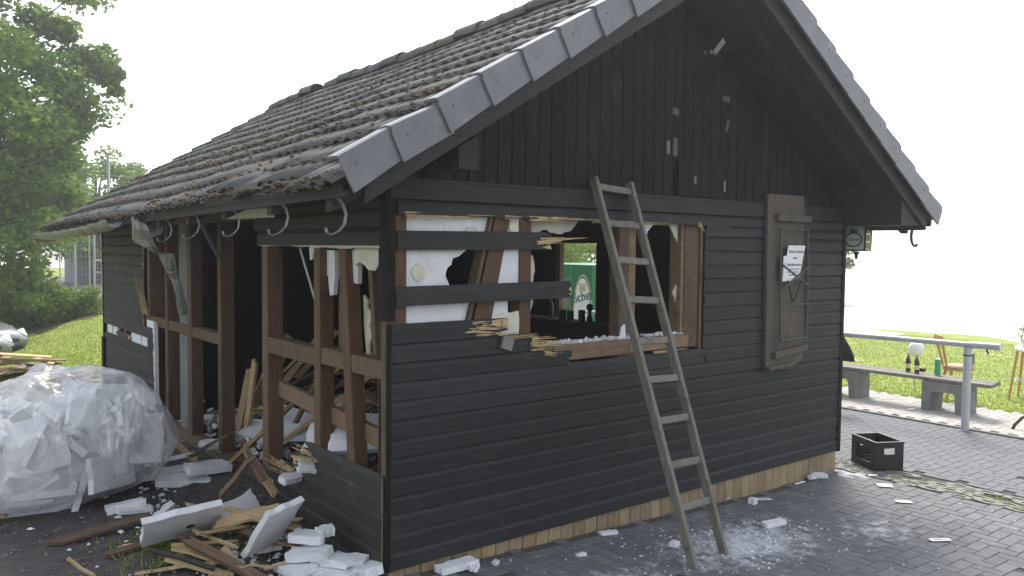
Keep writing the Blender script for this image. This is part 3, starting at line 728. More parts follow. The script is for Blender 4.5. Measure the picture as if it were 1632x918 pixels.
for k, (d_, r, c, x, y) in enumerate(tl):
    M_ = tile_matrix(x, y, True) @ Matrix.Translation((0, R.uniform(-.008,.008), R.uniform(-.003,.004))) @ Matrix.Rotation(R.uniform(-.012,.012), 4, 'Z') @ Matrix.Rotation(R.uniform(-.02,.01), 4, 'X')
    if r == 0 and c in (2, 3): M_ = M_ @ Matrix.Translation((0, .10, .01))
    if r == 0 and c in (5, 6): M_ = M_ @ Matrix.Translation((0, .07, .015)) @ Matrix.Rotation(.05, 4, 'Z')
    if k < 298:
        o = link('roof_tile', tm, roof); o.matrix_local = M_
    else: st.add([M_ @ v.co for v in tm.vertices], [tuple(p.vertices) for p in tm.polygons])
for r in range(NR):
    for c in range(NT):
        M_ = tile_matrix(XE+r*EX*cos(ANG), Y0+c*TW, False); st.add([M_ @ v.co for v in tm.vertices], [tuple(p.vertices) for p in tm.polygons])
o = st.build('far_tiles', m_tile, roof, True); o['kind'] = 'stuff'
# ridge tiles
def ridge_mesh():
    b = MB(); rings = []
    for y, r_ in ((0,.125),(.02,.13),(.04,.125),(.42,.108)):
        rings.append([(r_*cos(a), y, r_*sin(a)*.85) for a in np.linspace(-.15, pi+.15, 11)] + [((r_-.015)*cos(a), y, (r_-.015)*sin(a)*.85) for a in np.linspace(pi+.15, -.15, 11)])
    b.loft(rings); return b.mesh('ridge_tile', m_tile)
rmn = ridge_mesh()
for k in range(22):
    if k in (17,): continue
    y = -.66+k*.39; lift = {2:.0,5:.014,8:.018,12:.014,15:.02,18:.026}.get(k, 0)
    o = link('ridge_tile', rmn, roof, (2.5+R.uniform(-.01,.01), y+R.uniform(-.01,.01), roofz(2.5, y+.2)-.035+lift*.8), (lift*2, R.uniform(-.03,.03), R.uniform(-.02,.02)))
b = MB(); b.tube([(2.5,2.0,4.35),(2.5,2.0,4.62)], .006); b.build('ridge_pin', m_iron, roof)
# verge tiles: face plate and top flange, each overlapping the one below
def verge_mesh(sgn):
    b = MB(); VL = .365; hgt = .155
    # local: x up the slope, z perpendicular up, y outward(-)
    prof = [(0.0,-.125),(VL,-.112),(VL,.050),(.05,.063),(.026,.056),(.010,.040),(.003,.02)]
    b.prism(prof, -.028, -.012, lambda u_, v_, d_: (u_, d_ - .018*(1-u_/VL), v_))
    fl = []
    for u_, z_ in ((0.012,.062),(VL,.050)):
        o_ = -.018*(1-u_/VL)
        fl.append([(u_,-.028+o_,z_-.02),(u_,-.022+o_,z_+.004),(u_,.0,z_+.010),(u_,.07,z_+.008),(u_,.105,z_-.012),(u_,.10,z_-.028),(u_,.06,z_-.008),(u_,-.014+o_,z_-.010)])
    b.loft(fl)
    b.tube([(.09,-.046,-.01),(.09,-.040,-.01)], .008, 8)
    me = b.mesh('verge_tile', m_verge); return me
vm = verge_mesh(1)
for side in (0, 1):
    for k in range(12):
        x = XE + .005 + k*EX*.985*cos(ANG)
        if x > 2.36: continue
        z = roofz(x, Y0)+.015
        if side == 0: ux, wv = Vector((cos(ANG),0,sin(ANG))), Vector((-sin(ANG),0,cos(ANG)))
        else: ux, wv = Vector((-cos(ANG),0,sin(ANG))), Vector((sin(ANG),0,cos(ANG)))
        yv = Vector((0,1,0)); M_ = Matrix.Identity(4)
        for i in range(3): M_[i][0], M_[i][1], M_[i][2] = ux[i], yv[i], wv[i]
        M_[0][3], M_[1][3], M_[2][3] = (x if side == 0 else 5-x), Y0-.01, z+.02
        jt = Matrix.Rotation(.07 if (side == 0 and k == 1) else R.uniform(-.016,.016), 4, 'Y') @ Matrix.Rotation(R.uniform(-.012,.012), 4, 'X')
        o = link('verge_tile', vm, roof); o.matrix_local = M_ @ jt
# barge boards, rafters, purlins, fascia
for side in (0, 1):
    X = (lambda x: x) if side == 0 else (lambda x: 5-x)
    def slope_board(x0, x1, y, th, up_, dn, nm='barge_board', mt=m_blx):
        b = MB(); b.prism([(X(x0), roofz(x0, Y0)-dn),(X(x1), roofz(x1, Y0)-dn),(X(x1), roofz(x1, Y0)-up_),(X(x0), roofz(x0, Y0)-up_)], y, y+th, lambda u_, v_, d_: (u_, d_, v_)); return b.build(nm, mt, roof)
    slope_board(XE+.16, 2.498, -.585, .03, .07, .215)
    for yy in (-.34, .45, 1.25, 2.05, 2.85, 3.65, 4.45, 5.25, 6.05, 6.85, 7.7):
        b = MB(); b.prism([(X(XE+.08), roofz(XE+.08, yy)-.20),(X(XE+.2), roofz(XE+.2, yy)-.215),(X(2.49), roofz(2.49, yy)-.215),(X(2.49), roofz(2.49, yy)-.09),(X(XE+.08), roofz(XE+.08, yy)-.09)], yy-.035, yy+.035, lambda u_, v_, d_: (u_, d_, v_)); b.build('rafter', m_dark, roof)
    b = MB(); b.prism([(X(XE+.05), 0), (X(XE+.075), 0), (X(XE+.075), 1), (X(XE+.05), 1)], 0, 1, lambda u_, v_, d_: (u_, Y0+.02+(Y1-Y0-.04)*d_, roofz(XE+.05, Y0+(Y1-Y0)*d_)-.115+.06*v_)); b.build('fascia_board', m_dark, roof)
    b = MB(); b.prism([(X(.02),2.50),(X(.12),2.50),(X(.12),2.66),(X(.02),2.60)] if side == 0 else [(X(.02),2.50),(X(.12),2.50),(X(.12),2.66),(X(.02),2.60)], -.42, -.045, lambda u_, v_, d_: (u_, d_, v_+.02)); pass
b = MB(); b.prism([(.20,2.58),(.34,2.58),(.34,2.78),(.20,2.70)], -.44, -.03, lambda u_, v_, d_: (u_, d_, v_)); b.build('purlin', m_dark, roof)
# pale roof batten laid bare where eave tiles slipped
b = MB(); b.beam((XE+.10, -.5, roofz(XE+.10,-.1)-.028),(XE+.10, 1.75, roofz(XE+.10,1.75)-.028),.045,.028,(0,0,1)); b.build('roof_batten', m_sill, roof)
# boxed eave on the right
b = MB(); b.prism([(5.02,2.385),(5.36,2.385),(5.40,2.345),(5.48,2.345),(5.52,2.40),(5.50,2.50),(5.02,2.78)], -.56, 8.1, lambda u_, v_, d_: (u_, d_, v_)); b.build('eave_box', m_blx, roof)
# gutter, torn end and brackets
def bracket(y, rot=0, k=0, X=lambda x: x, nm='gutter_bracket', zb=None):
    z = roofz(XE, y)-.055 if zb is None else zb
    cv = [(-.535,0),(-.50,-.02),(-.465,-.06),(-.45,-.11),(-.462,-.16),(-.495,-.195),(-.54,-.215),(-.56,-.205),(-.565,-.18)]
    rings = []
    for i, (x, dz) in enumerate(cv):
        yy = y + rot*(dz)
        p = Vector((X(x-.04), yy, z+dz)); t_ = Vector((0,1,0))*.014
        nx_ = Vector((cv[min(i+1,8)][0]-cv[max(i-1,0)][0], 0, cv[min(i+1,8)][1]-cv[max(i-1,0)][1])).normalized(); nn_ = Vector((nx_.z,0,-nx_.x))*.002
        rings.append([p-t_-nn_, p+t_-nn_, p+t_+nn_, p-t_+nn_])
    b = MB(); b.loft(rings); return b.build(nm, m_zinch, roof)
for y, r_ in ((-.43,.1),(.28,-.1),(1.12,.25),(1.9,-.2),(2.65,.15),(3.35,0)): bracket(y, r_)
bracket(-.45, 0, X=lambda x: 5-x+.02-.06, zb=2.40)
def gutter(path, rads, nm, mt, wob=.0, a0=pi, a1=2*pi, parent=roof):
    rings = []
    for i, p in enumerate(path):
        p = Vector(p); d = (Vector(path[min(i+1,len(path)-1)])-Vector(path[max(i-1,0)])).normalized()
        s_ = d.cross(Vector((0,0,1))).normalized(); up_ = s_.cross(d).normalized(); r_ = rads[i]; o_ = []; ii = []
        for k in range(13):
            a = a0+(a1-a0)*k/12; wv = 1+wob*sin(k*2.1+i*1.7)
            o_.append(p + s_*r_*wv*cos(a) + up_*r_*wv*sin(a)); ii.append(p + s_*(r_*wv-.003)*cos(a) + up_*(r_*wv-.003)*sin(a))
        rings.append(o_ + ii[::-1])
    b = MB(); b.loft(rings); o = b.build(nm, mt, parent)
    return o
path, rads = [], []
for k in range(60):
    t = k/59; y = 3.85+4.25*t; path.append((XE-.03+.004*sin(k*2.3), y, roofz(XE, y)-.045 -.05*sin(pi*t) -.03*t + .006*sin(k*.9))); rads.append(.085*(1-.14*(k % 8 == 0)-.06*sin(k*1.3)**2))
gutter(path, rads, 'gutter', m_zinc, .0)
b = MB(); b.beam((XE-.03,8.12,roofz(XE,8.1)-.17),(XE+.14,8.30,roofz(XE,8.1)-.16),.10,.05,jag=.03); b.build('broken_gutter_end', m_dplank, roof)
TG = [(210,340,217,341,-.60),(210,349,234,358,-.61),(210,364,238,368,-.60),(210,381,244,383,-.56),(228,393,249,393,-.52),(249,404,256,402,-.46),(252,407,277,404,-.42),(258,418,280,420,-.38),(265,432,282,433,-.34),(270,443,287,446,-.30),(276,454,291,459,-.27),(280,472,296,474,-.23),(282,492,298,492,-.19),(286,504,297,502,-.17)]
rings = []
for i, (a, b_, c, d, x) in enumerate(TG):
    l_, r_ = PX(a,b_,x), PX(c,d,x+.03); front_, back_ = [], []
    for k in range(9):
        t = k/8; bu = (.045 if i < 5 else .03)*sin(pi*t)*(1 if i % 3 else .5) + .008*sin(k*2.3+i*1.9)
        p = l_.lerp(r_, t) - CF*bu; front_.append(p); back_.append(p+CF*.003)
    rings.append(front_+back_[::-1])
b = MB(); b.loft(rings); o = b.build('torn_gutter', m_zinc, roof); o['label'] = 'torn gutter length hanging down'
b = MB(); b.tube([PX(266,433,-.36),PX(274,435,-.36),PX(282,432,-.35)], .006, 6); b.build('gutter_bead', m_zinch, roof)
b = MB(); b.tube([PX(318,352,-.3), PX(350,412,-.04)], .018, 8); b.build('downpipe_stay', m_zinc, roof)
b = MB(); p = PX(246,362,-.35); b.prism(rough([(-.09,.08),(.09,.09),(.07,-.06),(-.03,-.1),(-.08,-.02)], .01, 2), 0, .004, lambda u_, v_, d_: p+CR*u_-CD*v_+CF*d_); b.build('zinc_scrap', m_zinc, roof)
# light board scraps under the eave
b = MB(); b.beam((-.30,1.0,2.36),(-.28,2.0,2.37),.07,.012,(1,0,.3)); b.build('soffit_scrap', m_paper, roof)
# moss along the tile edges
b = MB()
ico = [(0,0,1),(.89,0,.45),(.28,.85,.45),(-.72,.53,.45),(-.72,-.53,.45),(.28,-.85,.45),(.72,.53,-.45),(-.28,.85,-.45),(-.89,0,-.45),(-.28,-.85,-.45),(.72,-.53,-.45),(0,0,-1)]
icf = [(0,1,2),(0,2,3),(0,3,4),(0,4,5),(0,5,1),(1,6,2),(2,7,3),(3,8,4),(4,9,5),(5,10,1),(6,7,2),(7,8,3),(8,9,4),(9,10,5),(10,6,1),(11,7,6),(11,8,7),(11,9,8),(11,10,9),(11,6,10)]
for k in range(7000):
    y = R.uniform(Y0+.05, Y1-.05); r = R.choice((0,0,0,1,1,2,2,3,3,3,4,4,4,5,5,6,7,8,9,10))
    dn = .5+.5*noise.noise(Vector((y*.9, r*.8, 2)))
    if R.random() > dn*1.25: continue
    s__ = r*EX + (R.uniform(-.012,.03) if R.random() < .7 else R.uniform(0,.3)); x = XE+s__*cos(ANG); sc = R.uniform(.005,.017)*(1.25 if r in (0,3,4) else .9)
    if x > 2.45: continue
    loc = (s__/EX) % 1; ht = wave((y-Y0) % TW) + .030*(1-loc*EX/TL)
    c = Vector((x, y, roofz(x, y)-.045+.0)) + Vector((-sin(ANG),0,cos(ANG)))*(ht+.001)
    b.add([c+Vector((a*sc*R.uniform(.7,1.4), b2*sc*R.uniform(.8,1.6), c2*sc*.7)) for a, b2, c2 in ico], icf)
o = b.build('dry_moss', m_moss, roof); o['kind'] = 'stuff'

# ------------------------------------------------------------------ inside the hut: bar counter and what stands on it
ct = thing('bar_counter', (4.3, 3.1, SB+.02), 'dark bar counter inside the hut below the serving hatch', 'counter')
b = MB(); b.box((-.28,-1.9,1.02),(.02,1.3,1.07)); b.build('counter_top', m_dark, ct)
b = MB(); b.box((-.24,-1.88,.84),(-.21,1.28,1.02)); b.build('counter_front', m_dark, ct)
for yy in (-1.8, -.6, 1.2): b = MB(); b.beam((-.15,yy,.0),(-.15,yy,1.02),.06,.06,(1,0,0)); b.build('leg', m_dark, ct)
CZ = SB+.02+1.07
def at_counter(px): 
    d = ray(px, 505); t = (4.2-CP.x)/d.x; p = CP+d*t; return Vector((4.2, p.y, CZ))
def mug(px, label, h=.11, r_=.042, handle=True):
    p = at_counter(px); t = thing('mug', p, label, 'mug'); b = MB(); b.lathe([(r_*.9,0),(r_,.01),(r_,h),(r_-.006,h),(r_-.008,.012),(.001,.012)], 14); b.build('cup_body', m_iron, t)
    if handle: b = MB(); b.tube([(r_*.7, -r_*.7-.0, h*.8),(r_*.7+.03,-r_*.7-.03,h*.7),(r_*.7+.03,-r_*.7-.03,h*.35),(r_*.7,-r_*.7,h*.2)], .006, 6); b.build('handle', m_iron, t)
mug(897, 'dark cup on the bar counter nearest to the green bottle', handle=False)
mug(909, 'dark cup standing between the other cup and the taller mug', handle=False)
mug(927, 'dark mug with a handle in front of the round oval sign', .13)
t = thing('round_pot', at_counter(930)+Vector((.1,.0,-.0)), 'small dark round jar on the counter behind the mug', 'jar'); b = MB(); b.lathe([(.03,0),(.035,.02),(.02,.10),(.025,.12),(.04,.14),(.044,.165),(.036,.19),(.01,.205)], 12); b.build('jar_body', m_iron, t, True)
def bottle(loc, label, mt, h=.26, lab=True, group=None):
    t = thing('beer_bottle', loc, label, 'bottle', group); k = h/.26; b = MB()
    b.lathe([(.028*k,0),(.031*k,.008*k),(.031*k,.15*k),(.026*k,.175*k),(.015*k,.20*k),(.013*k,.245*k),(.015*k,.247*k),(.015*k,.26*k)], 14); b.build('bottle_body', mt, t, False)
    if lab:
        b = MB(); b.lathe([(.0318*k,.05*k),(.0318*k,.11*k)], 14); b.f = b.f[:-2]; b.mi = b.mi[:-2]; b.build('paper_label', m_label, t); b = MB(); b.lathe([(.0165*k,.215*k),(.0165*k,.262*k),(.002,.263*k)], 12); b.build('neck_foil', m_gold, t)
    return t
bottle(at_counter(878), 'green bottle on the bar counter seen through the broken wall', m_ggl, .25, False)

p = PX(948,527,4.25); t = thing('drink_carton', (4.25, p.y, p.z-.05), 'small blue and green carton below the bar counter', 'carton'); b = MB(); b.box((-.04,-.04,0),(.04,.0,.14)); b.build('carton_body', m_green, t)
b = MB(); b.box((-.041,.0005,0),(.04,.04,.14)); b.build('blue_side', mat('blue_print', (.03,.16,.42), scale=3, rough=.5, bump=0), t)
b = MB(); b.box((4.0, p.y-.7, p.z-.075),(4.28, p.y+.7, p.z-.052)); o = b.build('shelf', m_dark, None); o.location = Vector((0,0,0)); o.parent = ct; o.matrix_parent_inverse = Matrix.Translation((-4.3,-3.1,-SB-.02))
# green drinks fridge outside the hatch
fx = thing('drinks_trailer', (8.5, 7.2, 0), 'green drinks trailer with the oval Licher sign seen through the hut', 'trailer')
pA, pB = PX(898,425,8.5), PX(944,423,8.5)
ylo, yhi = pB.y, pA.y+1.2
b = MB(); b.box((0.0, ylo-7.2, .25),(1.8, yhi-7.2, 1.82)); b.build('body', m_green, fx)
b = MB(); b.box((-.012, ylo-7.2+.62, .95),(-.002, yhi-7.2-.05, 1.52)); b.build('side_window', m_zinc, fx)
b = MB(); b.box((-.014, ylo-7.2+.58, .28),(-.002, ylo-7.2+.60, 1.80)); b.box((-.014, ylo-7.2+.60, 1.53),(-.002, yhi-7.2, 1.55)); b.build('door_seam', m_gcan, fx)
oL, oR = PX(913,470,8.48).y-7.2, PX(943.5,470,8.48).y-7.2
oc = ((oL+oR)/2, PX(927,500,8.48).z); OW = (oL-oR)/2
def oval(ry, rz_, x0, x1, n=28): 
    b = MB(); b.prism([(oc[0]+ry*cos(a), oc[1]+rz_*sin(a)) for a in np.linspace(0,2*pi,n+1)[:-1]], x0, x1, lambda u_, v_, d_: (d_, u_, v_)); return b
oval(OW,PX(927,437,8.48).z-oc[1],-.012,-.001).build('sign_rim', m_gold, fx); oval(OW*.90,(PX(927,440,8.48).z-oc[1]),-.016,-.012).build('sign_ring', m_green, fx); oval(OW*.86,(PX(927,443,8.48).z-oc[1]),-.020,-.016).build('sign_face', m_wht, fx)
me = text_mesh('Licher', .27, .004); me.materials.append(m_green)
o = link('lettering', me, fx, (-.026, oc[0], PX(927,473,8.48).z)); o.rotation_euler = (pi/2, radians(-10)*0, -pi/2); o.rotation_euler.rotate_axis('Z', radians(12)); 
CZ_ = PX(927,460,8.48).z
b = MB()
for dy in (-.075,-.025,.025,.075): b.box((-.024, oc[0]+dy-.018, CZ_+.02),(-.020, oc[0]+dy+.018, CZ_+.10+.02*(abs(dy) > .05)))
b.box((-.0245, oc[0]-.09,CZ_-.05),(-.020, oc[0]+.09,CZ_+.03)); b.build('crest', m_gold, fx)
for yy in (ylo-7.2+.4, yhi-7.2-.4):
    b = MB(); b.tube([(.1,yy,.28),(.3,yy,.28)], .28, 18); b.build('wheel', m_plast, fx)

# ------------------------------------------------------------------ ladder
g1, g2 = G(1106,905), G(1155,886)
ld = thing('ladder', (0,0,0), 'grey weathered wooden ladder leaning against the front of the hut', 'ladder')
ft = [G(1105,904), G(1154,884)]; tp = [Vector((1.615,-.05,2.64)), Vector((1.975,-.05,2.62))]
ld.location = (ft[0]+ft[1])/2
off = ld.location
for i in range(2):
    b = MB(); b.beam(ft[i]-off, tp[i]-off, .065, .034, (1,0,0), ch=.004, jag=.003); b.build('ladder_rail', m_lad, ld)
for yp in (297,355,415,478,543,607,673,743,812):
    # find the height on the rail plane
    best = min((abs((459+FPX*((ft[0].lerp(tp[0],s_/200)-CP).dot(CD))/((ft[0].lerp(tp[0],s_/200)-CP).dot(CF)))-yp), s_/200) for s_ in range(201))
    s0 = best[1]; a = ft[0].lerp(tp[0], s0)-off; b_ = ft[1].lerp(tp[1], s0+R.uniform(-.002,.002))-off; d = (b_-a).normalized()*.018
    b = MB(); b.beam(a+d, b_-d, .030, .048, (0,.2,1), ch=.005); b.build('ladder_rung', m_lad, ld)
shard_ = None

# ------------------------------------------------------------------ shutter board with planter frame and notice
sh = thing('wall_board', (4.0,-.022,1.08), 'tall brown board with a green metal frame hung on the front wall', 'wall board')
b = MB(); b.prism([(-.285,.03),(-.27,.0),(.10,.0),(.27,.06),(.285,.08),(.25,1.53),(.23,1.55),(-.29,1.55),(-.31,1.53)], -.035, -.004, lambda u_, v_, d_: (u_, d_, v_)); b.build('back_board', m_brack, sh)
for z, tl_ in ((1.345,.0),(.14,.04)):
    b = MB(); b.beam((-.21,-.06,z),(.29,-.06,z+tl_),.05,.06,ch=.004); b.build('cleat', m_brack, sh)
b = MB(); b.beam((-.28,-.05,.03),(.12,-.05,.045),.04,.03,ch=.004); b.build('cleat', m_brack, sh)
for x0, x1 in ((-.165,-.125),(.255,.285)):
    b = MB(); b.beam(((x0+x1)/2-.02,-.07,1.26),((x0+x1)/2+.015,-.07,.26),.022,.022,(1,0,0)); b.build('frame_upright', m_greenm, sh)
b = MB(); b.tube([(-.15,-.08,1.24),(.26,-.08,1.25)],.009,6); b.tube([(-.13,-.08,.27),(.28,-.08,.27)],.009,6); b.tube([(-.13,-.08,.57),(.28,-.08,.58)],.007,6); b.build('frame_crossbar', m_greenm, sh)
for a, c in (((-.14,-.088,.93),(.27,-.088,.74)),((.27,-.098,.93),(-.13,-.098,.73))):
    b = MB(); b.beam(a, c, .02,.012,(0,1,0)); b.build('cross_brace', m_greenm, sh)
b = MB(); b.tube([(-.07,-.085,.80),(.03,-.085,.60),(.06,-.085,.62),(.15,-.085,.8)],.007,6); b.build('wire_bracket', m_iron, sh)
nl = thing('paper_notice', (4.0,-.11,2.06), 'white printed notice stuck askew behind the metal frame', 'notice')
def npt(u_, v_, d_): return (u_ + v_*.28, d_, v_)
b = MB(); b.prism([(-.10,-.17),(.16,-.17),(.16,.125),(-.10,.125)], .0, .002, npt); b.build('paper_sheet', m_white, nl)
b = MB(); b.prism([(-.14,-.19),(.04,-.19),(.05,.05),(-.13,.03)], .004, .006, lambda u_, v_, d_: (u_, d_, v_)); b.build('sheet_behind', m_white, nl)
for txt, sz, z in (('Dieses Gebäude', .034, .07),('wird', .034, .015),('Videoüberwacht', .034, -.045)):
    me = text_mesh(txt, sz, .0005); me.materials.append(m_ink); link('lettering', me, nl, (.035+z*.28, -.0016, z), (pi/2,0,0))
b = MB()
for z, w__ in ((-.085,.20),(-.11,.17),(-.135,.10)):
    for k in range(9):
        a = .035+z*.28-w__/2+w__*k/9; b.box((a,-.0015,z-.004),(a+w__/9*.7,.0,z+.004))
b.build('print_line', m_ink, nl)

# ------------------------------------------------------------------ lantern at the right corner
lp = PY(1357,382,.06)
ln = thing('wall_lantern', (lp.x+.10, .06, lp.z-.14), 'old iron lantern with a white Licher pane under the right eave', 'lantern')
ln.rotation_euler = (0,0,radians(-76)); ln.scale = (1.12,1.12,1.12)
w2 = .095
b = MB()
for sx in (-1,1):
    for sy in (-1,1): b.beam((sx*w2,sy*w2,.03),(sx*w2*1.05,sy*w2*1.05,.25),.014,.014,(1,0,0),ch=.002)
for z, k in ((.03,1),(.25,1.05)):
    for (a, c) in (((-1,-1),(1,-1)),((1,-1),(1,1)),((1,1),(-1,1)),((-1,1),(-1,-1))): b.beam((a[0]*w2*k,a[1]*w2*k,z),(c[0]*w2*k,c[1]*w2*k,z),.016,.014)
b.build('lantern_frame', m_iron, ln)
b = MB(); b.loft([[(-.125,-.125,.255),(.125,-.125,.255),(.125,.125,.255),(-.125,.125,.255)],[(-.03,-.03,.315),(.03,-.03,.315),(.03,.03,.315),(-.03,.03,.315)]]); b.build('lantern_roof', m_iron, ln)
b = MB(); b.lathe([(.03,.02),(.022,.0),(.012,-.02),(.018,-.03),(.004,-.05)], 8); b.build('finial', m_iron, ln)
b = MB(); b.tube([(0,0,.31),(0,0,.34),(-.03,-.14,.35),(-.08,-.30,.34)],.010,6); b.build('wall_arm', m_iron, ln)
m_pane = mat('milk_glass', (.42,.45,.42),(.5,.52,.48), scale=6, rough=.3, bump=.0)
m_paneg = mat('yellow_glass', (.45,.52,.18),(.65,.70,.35), scale=12, rough=.2, bump=.3)
p_ = m_paneg.node_tree.nodes['Principled BSDF']; p_.inputs['Transmission Weight'].default_value = .7
b = MB(); b.box((-w2+.006,-w2-.003,.035),(w2-.006,-w2+.003,.245)); b.build('white_pane', m_pane, ln)
b = MB()
for k in range(3): b.lathe([(.0,.04+k*.068),(.03,.05+k*.068),(.034,.07+k*.068),(.03,.10+k*.068),(.0,.106+k*.068)], 10, cen=(w2-.005,0,0)) 
b.box((w2-.003,-w2+.008,.035),(w2+.003,w2-.008,.245)); b.build('yellow_pane', m_paneg, ln)
b = MB(); b.box((-w2-.003,-w2+.008,.035),(-w2+.003,w2-.008,.245)); b.box((-w2+.006,w2-.003,.035),(w2-.006,w2+.003,.245)); b.build('yellow_pane', m_paneg, ln)
b = MB()
def ring2(cx, cz, ro, ri, y0, y1, n=20, sx=1.15):
    for k in range(n):
        a, c = 2*pi*k/n, 2*pi*(k+1)/n
        b.prism([(cx+ro*sx*cos(a),cz+ro*sin(a)),(cx+ro*sx*cos(c),cz+ro*sin(c)),(cx+ri*sx*cos(c),cz+ri*sin(c)),(cx+ri*sx*cos(a),cz+ri*sin(a))], y0, y1, lambda u_, v_, d_: (u_, d_, v_))
ring2(0,.125,.066,.054,-w2-.008,-w2-.003); b.prism([(-.03,.187),(.03,.187),(.035,.215),(-.035,.215)], -w2-.008,-w2-.003, lambda u_, v_, d_: (u_, d_, v_)); b.build('logo_ring', m_greenm, ln)
me = text_mesh('LICHER', .030, .0006); me.materials.append(m_ink); link('lettering', me, ln, (0,-w2-.006,.125), (pi/2,0,0))

# ------------------------------------------------------------------ beer crate
a, c, e = G(1395,752), G(1441,750), G(1365,737)
cr = thing('beer_crate', a, 'empty black plastic beer crate on the paving by the hut corner', 'crate')
ex = (c-a); ex.z = 0; lx = ex.length; cr.rotation_euler = (0,0,atan2(ex.y,ex.x)); ly, hh = .40, .275; lx = .30
def framed(w__, h__, hx0, hx1, hz0, hz1, t_, fn, b):
    # wall with one hole as four prisms
    for x0, x1, z0, z1 in ((0,w__,0,hz0),(0,w__,hz1,h__),(0,hx0,hz0,hz1),(hx1,w__,hz0,hz1)):
        b.prism([(x0,z0),(x1,z0),(x1,z1),(x0,z1)], 0, t_, fn)
b = MB(); framed(lx,hh,.09,.21,.165,.225,.012,lambda u_,v_,d_:(u_,d_,v_),b); b.box((.09,-.004,.09),(.21,.0,.11)); b.build('end_wall', m_plast, cr)
b = MB(); framed(lx,hh,.09,.21,.165,.225,.012,lambda u_,v_,d_:(u_,ly-d_,v_),b); b.build('end_wall', m_plast, cr)
b = MB(); framed(ly-.026,hh,.07,.31,.07,.215,.012,lambda u_,v_,d_:(d_+.0,u_+.013,v_),b); b.build('side_wall', m_plast, cr)
b = MB(); framed(ly-.026,hh,.07,.31,.07,.215,.012,lambda u_,v_,d_:(lx-d_,u_+.013,v_),b); b.build('side_wall', m_plast, cr)
b = MB(); b.box((.013,.014,.01),(lx-.013,ly-.014,.02)); b.build('crate_floor', m_plast, cr)
b = MB()
for x0, y0, x1, y1 in ((-.006,-.006,lx+.006,.016),(-.006,ly-.016,lx+.006,ly+.006),(-.006,.0165,.016,ly-.0165),(lx-.016,.0165,lx+.006,ly-.0165)): b.box((x0,y0,hh+.001),(x1,y1,hh+.012))
b.build('crate_rim', m_plast, cr)
b = MB()
for i in range(1,4): b.box((.014,ly*i/4-.004,.021),(lx-.014,ly*i/4+.004,.09))
b.build('divider', m_plast, cr)

# ------------------------------------------------------------------ railing, bench and what stands there
rl = thing('tube_railing', (7.9, 0, 0), 'galvanised tube railing at the edge of the pale paving', 'railing')
b = MB(); b.tube([(0,0,0),(0,0,1.0)], .045, 16); b.build('post', m_galv, rl, False)
b = MB(); b.tube([(0,3.2,0),(0,3.2,.96)], .045, 16); b.build('post', m_galv, rl, False)
b = MB(); b.tube([(0,6.5,.98),(0,3.2,1.0),(0,0,1.035),(0,-.12,1.037)], .034, 16); b.build('handrail', m_galv, rl, False)
b = MB(); b.tube([(0,-.03,1.035),(0,-.36,1.042)], .042, 16); b.build('sleeve', m_galv, rl, False)
b = MB(); b.tube([(0,0,.90),(0,0,.915)], .052, 14); b.tube([(-.03,-.22,1.0),(-.035,-.24,.95)], .010, 6); b.build('clamp', m_iron, rl)
jk = thing('dark_jacket', (7.9, 1.62, .66), 'dark cloth jacket hanging over the railing beside the hut wall', 'jacket')
b = MB(); rings = []
for k, (z, w__, t_) in enumerate(((0,.20,.05),(.08,.19,.07),(.2,.15,.07),(.32,.10,.06),(.37,.07,.06),(.39,.05,.02))):
    rings.append([(t_*cos(a)*(1+.25*sin(3*a+k)), w__*sin(a)*(1+.12*sin(4*a+k))+.02*k, z) for a in np.linspace(0,2*pi,13)[:-1]])
b.loft(rings); b.build('cloth', m_cloth, jk, True)
bn = thing('park_bench', (8.9, .35, 0), 'long plank bench on concrete trestle legs beside the lawn', 'bench')
b = MB(); b.beam((-.04,-.28,.428),(-.06,4.6,.428),.20,.045,jag=.006,ch=.006); b.build('seat_plank', m_lad, bn)
b = MB(); b.beam((.165,-.25,.428),(.16,4.6,.428),.19,.045,jag=.006,ch=.006); b.build('seat_plank', m_lad, bn)
def trestle(y0):
    b = MB(); hL = .40
    outer = [(0,0),(.10,0),(.115,.24),(.14,.275),(.40,.275),(.425,.24),(.44,0),(.54,0),(.54,hL),(0,hL)]
    b.prism(outer, -.17, .23, lambda u_, v_, d_: (d_, y0+u_, v_)); b.build('concrete_leg', m_conc, bn)
for y in (.02, 1.5, 3.2): trestle(y)
def onbench(px, py): return G(px, py, .4505)
bottle(onbench(1447,592), 'left one of the two brown beer bottles on the bench', m_bottle, .27)
bottle(onbench(1461,595), 'right one of the two brown beer bottles on the bench', m_bottle, .27)
gc = thing('drink_can', onbench(1494,598), 'tall green drink can on the bench near the railing post', 'can'); b = MB(); b.lathe([(.033,0),(.037,.012),(.037,.205),(.032,.22)], 16); b.build('can_body', m_gcan, gc); b = MB(); b.lathe([(.032,.221),(.034,.225),(.030,.228)], 14); b.build('can_lid', m_wht, gc)
for q in (.05,.11,.17):
    pass
bx = thing('small_black_box', onbench(1470,592)+Vector((0,0,0)), 'small black box behind the bottles on the bench', 'box'); b = MB(); b.box((-.04,-.03,0),(.04,.03,.05)); b.build('box_body', m_plast, bx)
gp = PX(1460,556,10.2); GZ = gp.z; gp.z = 0
gl = thing('globe_lamp', (gp.x, gp.y, 0), 'round white globe on a thin stake behind the bench bottles', 'globe lamp')
b = MB(); b.lathe([(.02,GZ-.12),(.07,GZ-.10),(.105,GZ-.05),(.115,GZ),(.10,GZ+.06),(.06,GZ+.10),(.01,GZ+.115)], 18); b.build('globe', m_wht, gl, True); b = MB(); b.tube([(0,0,-.05),(0,0,GZ-.115)], .012, 8); b.build('stake', m_galv, gl)
